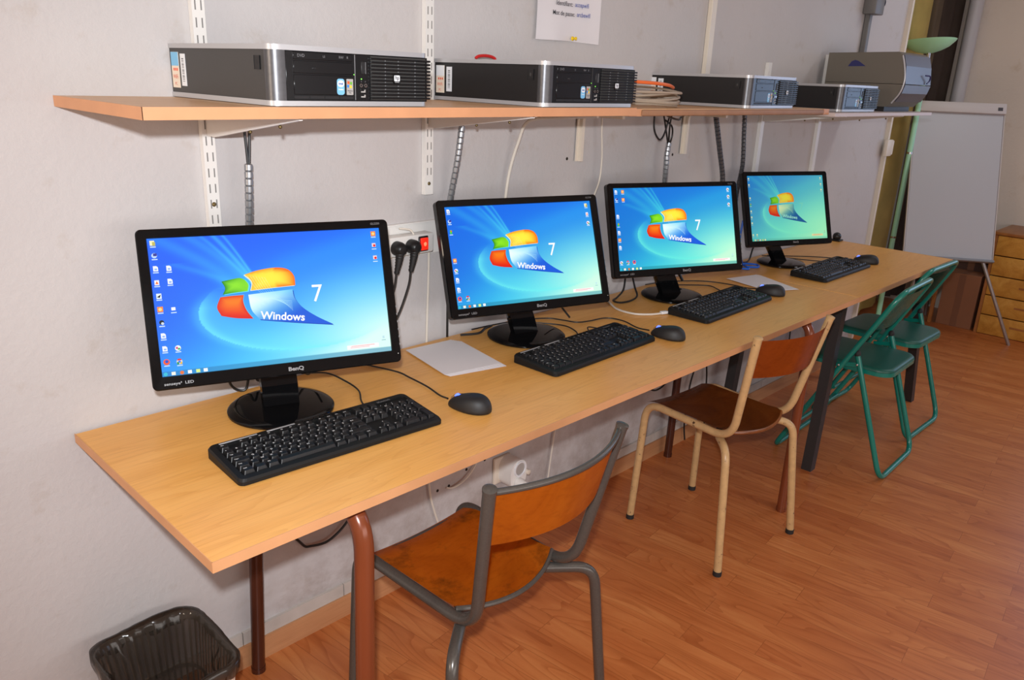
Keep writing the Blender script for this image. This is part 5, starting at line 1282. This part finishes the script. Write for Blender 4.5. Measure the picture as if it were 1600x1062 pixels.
# ------------------------------------------------------------------ printer on the far shelf
t = thing('printer', 'large grey printer on the pale shelf at the far end', 'printer', (3.0, -.2, S3))
# side profile in y,z extruded along x
x0, x1 = 2.90, 3.22
prof = [(-.045, .012), (-.045, .228), (-.345, .236), (-.362, .20), (-.372, .155), (-.372, .112), (-.362, .075), (-.335, .035), (-.30, .012)]
Mx = Matrix(((0, 0, 1, 0), (1, 0, 0, 0), (0, 1, 0, S3), (0, 0, 0, 1)))
up_ = [(-.045, .112), (-.045, .230), (-.335, .236), (-.352, .225), (-.366, .18), (-.374, .135), (-.374, .112)]
lo__ = [(-.045, .020), (-.045, .110), (-.374, .110), (-.366, .075), (-.345, .042), (-.325, .020)]
def prx(out, a, c, m_):
    Pm = Matrix(((0, 0, 1, 0), (1, 0, 0, 0), (0, 1, 0, S3), (0, 0, 0, 1))); return BM().prism([(py, pz) for py, pz in out], a, c, Pm, False)
link('upper_body', prx(up_, x0 + .002, x1, 0), M_['printer'], t, True)
link('lower_body', prx(lo__, x0 + .002, x1, 0), M_['printer'], t, True)
link('base', BM().box(x0 + .015, x1 - .01, -.31, -.06, S3, S3 + .020), M_['printer_dark'], t, True)
link('front_cover', prx([(-.3745, .112), (-.3665, .18), (-.353, .224), (-.356, .226), (-.370, .182), (-.379, .112)], x0 + .012, x1 - .004, 0), M_['printer2'], t, True, label='smoother front cover, blue daylight put into its colour')
link('paper_tray', prx([(-.3745, .108), (-.3665, .078), (-.348, .044), (-.352, .041), (-.371, .075), (-.380, .108)], x0 + .012, x1 - .004, 0), M_['printer2'], t, True)
link('side_rim', BM().tube(spline([(x0 + .002, -.353, S3 + .222), (x0 + .002, -.367, S3 + .18), (x0 + .002, -.376, S3 + .135), (x0 + .002, -.374, S3 + .10), (x0 + .002, -.364, S3 + .07), (x0 + .002, -.34, S3 + .035)], 6), .0035, 8), M_['silver'], t, True, label='pale rim along the front edge')
b = BM().add([Matrix.Translation((x0 + .0012, -.17, S3 + .188)) @ Vector((0, yy, zz)) for yy, zz in ((.035, -.012), (.022, .008), (.008, .014), (-.008, .010), (-.040, -.010))], [(0, 1, 2, 3, 4)])
link('logo_mark', b, M_['navy'], t, True, label='dark blue fan-shaped mark')
link('handle', BM().tube(spline([(3.12, -.383, S3 + .150), (3.15, -.392, S3 + .148), (3.165, -.388, S3 + .130), (3.15, -.384, S3 + .118)], 6), .003, 8), M_['navy'], t, True)

# ------------------------------------------------------------------ conduit, pipes, switch beyond the shelf
t = thing('wall_conduit', 'grey conduit with a junction box rising above the printer', 'conduit', (3.33, 0, 1.4))
link('pipe', BM().rbox(3.318, 3.352, -.026, -.001, 1.40, 1.81, .004, 1), M_['conduit'], t, True)
link('junction_box', BM().rbox(3.285, 3.385, -.06, -.001, 1.79, 1.90, .006, 2), M_['conduit'], t, True)
link('socket_cover', BM().lathe([(0, .014), (.025, .012), (.032, 0)], 20, Matrix.Translation((3.386, -.03, 1.845)) @ Matrix.Rotation(PI / 2, 4, 'Y')), M_['navy'], t, True, label='round dark blue cover')
tag(link('cable_trunking', BM().rbox(1.965, 1.998, -.018, -.0005, 1.389, 2.5, .002, 1), M_['cream']), 'cream vertical trunking between third computer and the notice', 'trunking')
tag(link('light_switch', BM().rbox(3.80, 3.872, -.040, -.0205, 1.13, 1.215, .004, 2).rbox(3.872, 3.90, -.036, -.004, 1.135, 1.21, .003, 1), M_['cream']), 'cream surface switch box at the wall end beside the olive curtain', 'switch')

# ------------------------------------------------------------------ curtains, lamp
def curtain(x0, x1, y0, y1, z0, z1, folds, amp, m_, name, label, ph=0):
    def fn(u, v):
        xx = x0 + (x1 - x0) * u; yy = y0 + (y1 - y0) * u + amp * math.sin(u * folds * 2 * PI + ph + .5 * math.sin(v * 3)) * (.6 + .4 * v); return (xx + .02 * math.sin(v * 4 + u * 5), yy, z0 + (z1 - z0) * v)
    tag(link(name, BM().grid(fn, int(folds * 14), 16, True, .004), m_), label, 'curtain')
curtain(4.05, 4.97, .22, .25, .06, 2.5, 3.2, .018, M_['olive'], 'curtain', 'olive gold curtain at the end of the long wall')
curtain(5.01, 5.11, .26, .26, .06, 2.5, 1.4, .018, M_['taupe'], 'curtain', 'narrow taupe curtain strip between the olive and the dark brown one', 1)
curtain(5.15, 5.37, .29, .22, .06, 2.5, 2.6, .022, M_['dark_cloth'], 'curtain', 'dark brown gathered curtain next to the pale pipe', .5)
t = thing('floor_lamp', 'pale green uplighter floor lamp in front of the olive curtain', 'lamp', (4.60, .108, 0))
link('lamp_pole', BM().tube([(4.60, .108, .02), (4.60, .108, 1.60)], .0155, 16), M_['lamp_green'], t, True)
link('pole_joint', BM().tube([(4.60, .108, 1.10), (4.60, .108, 1.112)], .0170, 16).tube([(4.60, .108, .58), (4.60, .108, .592)], .0170, 16), M_['chrome'], t, True)
link('lamp_neck', BM().tube([(4.60, .108, 1.60), (4.60, .108, 1.615), (4.60, .108, 1.655), (4.60, .108, 1.68)], [.013, .015, .013, .011], 16), M_['chrome'], t, True, label='chrome neck')
Ml = Matrix.Translation((4.60, .112, 1.678)) @ Matrix.Rotation(-.10, 4, 'X') @ Matrix.Rotation(.03, 4, 'Y')
prof = [(0, 0), (.03, .002), (.07, .014), (.11, .034), (.14, .062), (.147, .072), (.143, .072), (.105, .040), (.06, .020), (0, .012)]
link('lamp_shade', BM().lathe(prof, 48, Ml), M_['lamp_shade'], t, True, label='pale green bowl shade')
link('lamp_base', BM().lathe([(0, 0), (.13, 0), (.13, .01), (.115, .02), (.02, .026), (0, .026)], 36, Matrix.Translation((4.60, .108, 0))), M_['lamp_green'], t, True)

# ------------------------------------------------------------------ flipchart easel
EX, EY, EZ, EYAW, ET, EW, EH = 4.700, -.145, .958, -.961, .34, .50, .93
t = thing('flipchart_easel', 'whiteboard flipchart easel standing in the far corner', 'easel', (EX, EY, 0), EYAW)
Me = Matrix.Translation((0, 0, EZ)) @ Matrix.Rotation(-ET, 4, 'X')
link('board', BM().rbox(-EW / 2, EW / 2, 0, .012, -EH / 2, EH / 2, .003, 1, Me), M_['board'], t, label='blank grey-white writing surface')
link('clamp_rail', BM().rbox(-EW / 2 - .004, EW / 2 + .004, -.022, .014, EH / 2 - .052, EH / 2 + .012, .006, 2, Me), M_['board_frame'], t, label='cream clamp rail across the top')
link('rail_badge', BM().box(EW / 2 - .045, EW / 2 - .018, -.0232, -.0218, EH / 2 - .034, EH / 2 - .014, Me), M_['ink_black'], t)
link('pen_tray', BM().rbox(-EW / 2, EW / 2, -.035, .010, -EH / 2 - .018, -EH / 2 - .002, .004, 1, Me), M_['tray'], t, label='grey pen tray')
link('side_rim', BM().rbox(EW / 2 + .0003, EW / 2 + .006, -.001, .014, -EH / 2, EH / 2 - .054, .001, 1, Me).rbox(-EW / 2 - .006, -EW / 2 - .0003, -.001, .014, -EH / 2, EH / 2 - .054, .001, 1, Me), M_['board_frame'], t)
def Linv(wx, wy, wz):
    dx, dy = wx - EX, wy - EY; ca, sa = math.cos(-EYAW), math.sin(-EYAW); return Vector((dx * ca - dy * sa, dx * sa + dy * ca, wz))
topc = Me @ Vector((0, .03, EH / 2 - .1))
for a, xx in ((Linv(4.842, -.605, .0), .205), (Linv(4.60, .0, .0), -.12)):
    kn = Me @ Vector((xx, .024, -EH / 2)); link('leg', BM().tube([a, kn, topc + Vector((xx * .6, 0, 0))], .0105, 12), M_['alu'], t)
link('leg', BM().tube([Linv(5.14, -.02, 0), topc + Vector((0, .03, 0))], .0105, 12), M_['alu'], t)

# ------------------------------------------------------------------ dresser and cardboard
t = thing('chest_of_drawers', 'varnished pine chest of drawers at the far right edge', 'chest of drawers', (5.19, -.80, 0))
dy0, dy1, dx0, dx1, dh = -1.18, -.365, 4.985, 5.40, .655
link('carcass', BM().box(dx0 + .012, dx1, dy1 - .018, dy1, 0, dh - .018).box(dx0 + .012, dx1, dy0, dy0 + .018, 0, dh - .018).box(dx1 - .01, dx1, dy0 + .018, dy1 - .018, 0, dh - .018).box(dx0 + .03, dx1 - .01, dy0 + .018, dy1 - .018, 0, .02), M_['pine_side'], t, True)
link('side_trim', BM().rbox(dx0, dx0 + .012, dy1 - .020, dy1, 0, dh - .020, .001, 1), M_['pine_side'], t, True)
link('top_board', BM().rbox(dx0 - .012, dx1, dy0 - .01, dy1 + .012, dh - .018, dh, .003, 2), M_['pine_side'], t, True)
nD = 5; hh = (dh - .018) / nD
for k in range(nD):
    o = link('drawer', BM().rbox(dx0 - .006, dx0 + .012, dy0 + .021, dy1 - .021, k * hh + .003, (k + 1) * hh - .003, .003, 2), M_['pine'], t, True)
    link('finger_slot', BM().rbox(dx0 - .0075, dx0 - .004, -.80, -.56, k * hh + hh * .52, k * hh + hh * .62, .001, 1), M_['pine_side'], o, True)
def cbox(x0, x1, y0, y1, z0, z1, rz, label, m_, flaps=False):
    cx, cy = (x0 + x1) / 2, (y0 + y1) / 2
    t = thing('cardboard_box', label, 'box', (cx, cy, z0), rz); wx, wy, hz = (x1 - x0) / 2, (y1 - y0) / 2, z1 - z0
    link('box_body', BM().rbox(-wx, wx, -wy, wy, 0, hz, .002, 1), m_, t)
    link('tape', BM().box(-wx - .0006, -wx + .0002, -.02, .02, .0, hz * .98).box(-wx, wx, -.02, .02, hz, hz + .0006), M_['tape'], t)
    return t
cbox(5.00, 5.16, -.342, -.128, 0, .355, 0, 'tall brown cardboard box on the floor left of the pine chest', M_['cardboard'])
cbox(5.165, 5.40, -.355, -.10, 0, .44, 0, 'dark cardboard box behind the brown one, against the far wall', M_['cardboard_dark'])
bb = BM().rbox(4.97, 4.99, -.108, -.085, 0, .34, .002, 1)
o = tag(link('wooden_batten', bb, M_['pine_side']), 'thin wooden batten standing left of the brown cardboard box', 'batten')
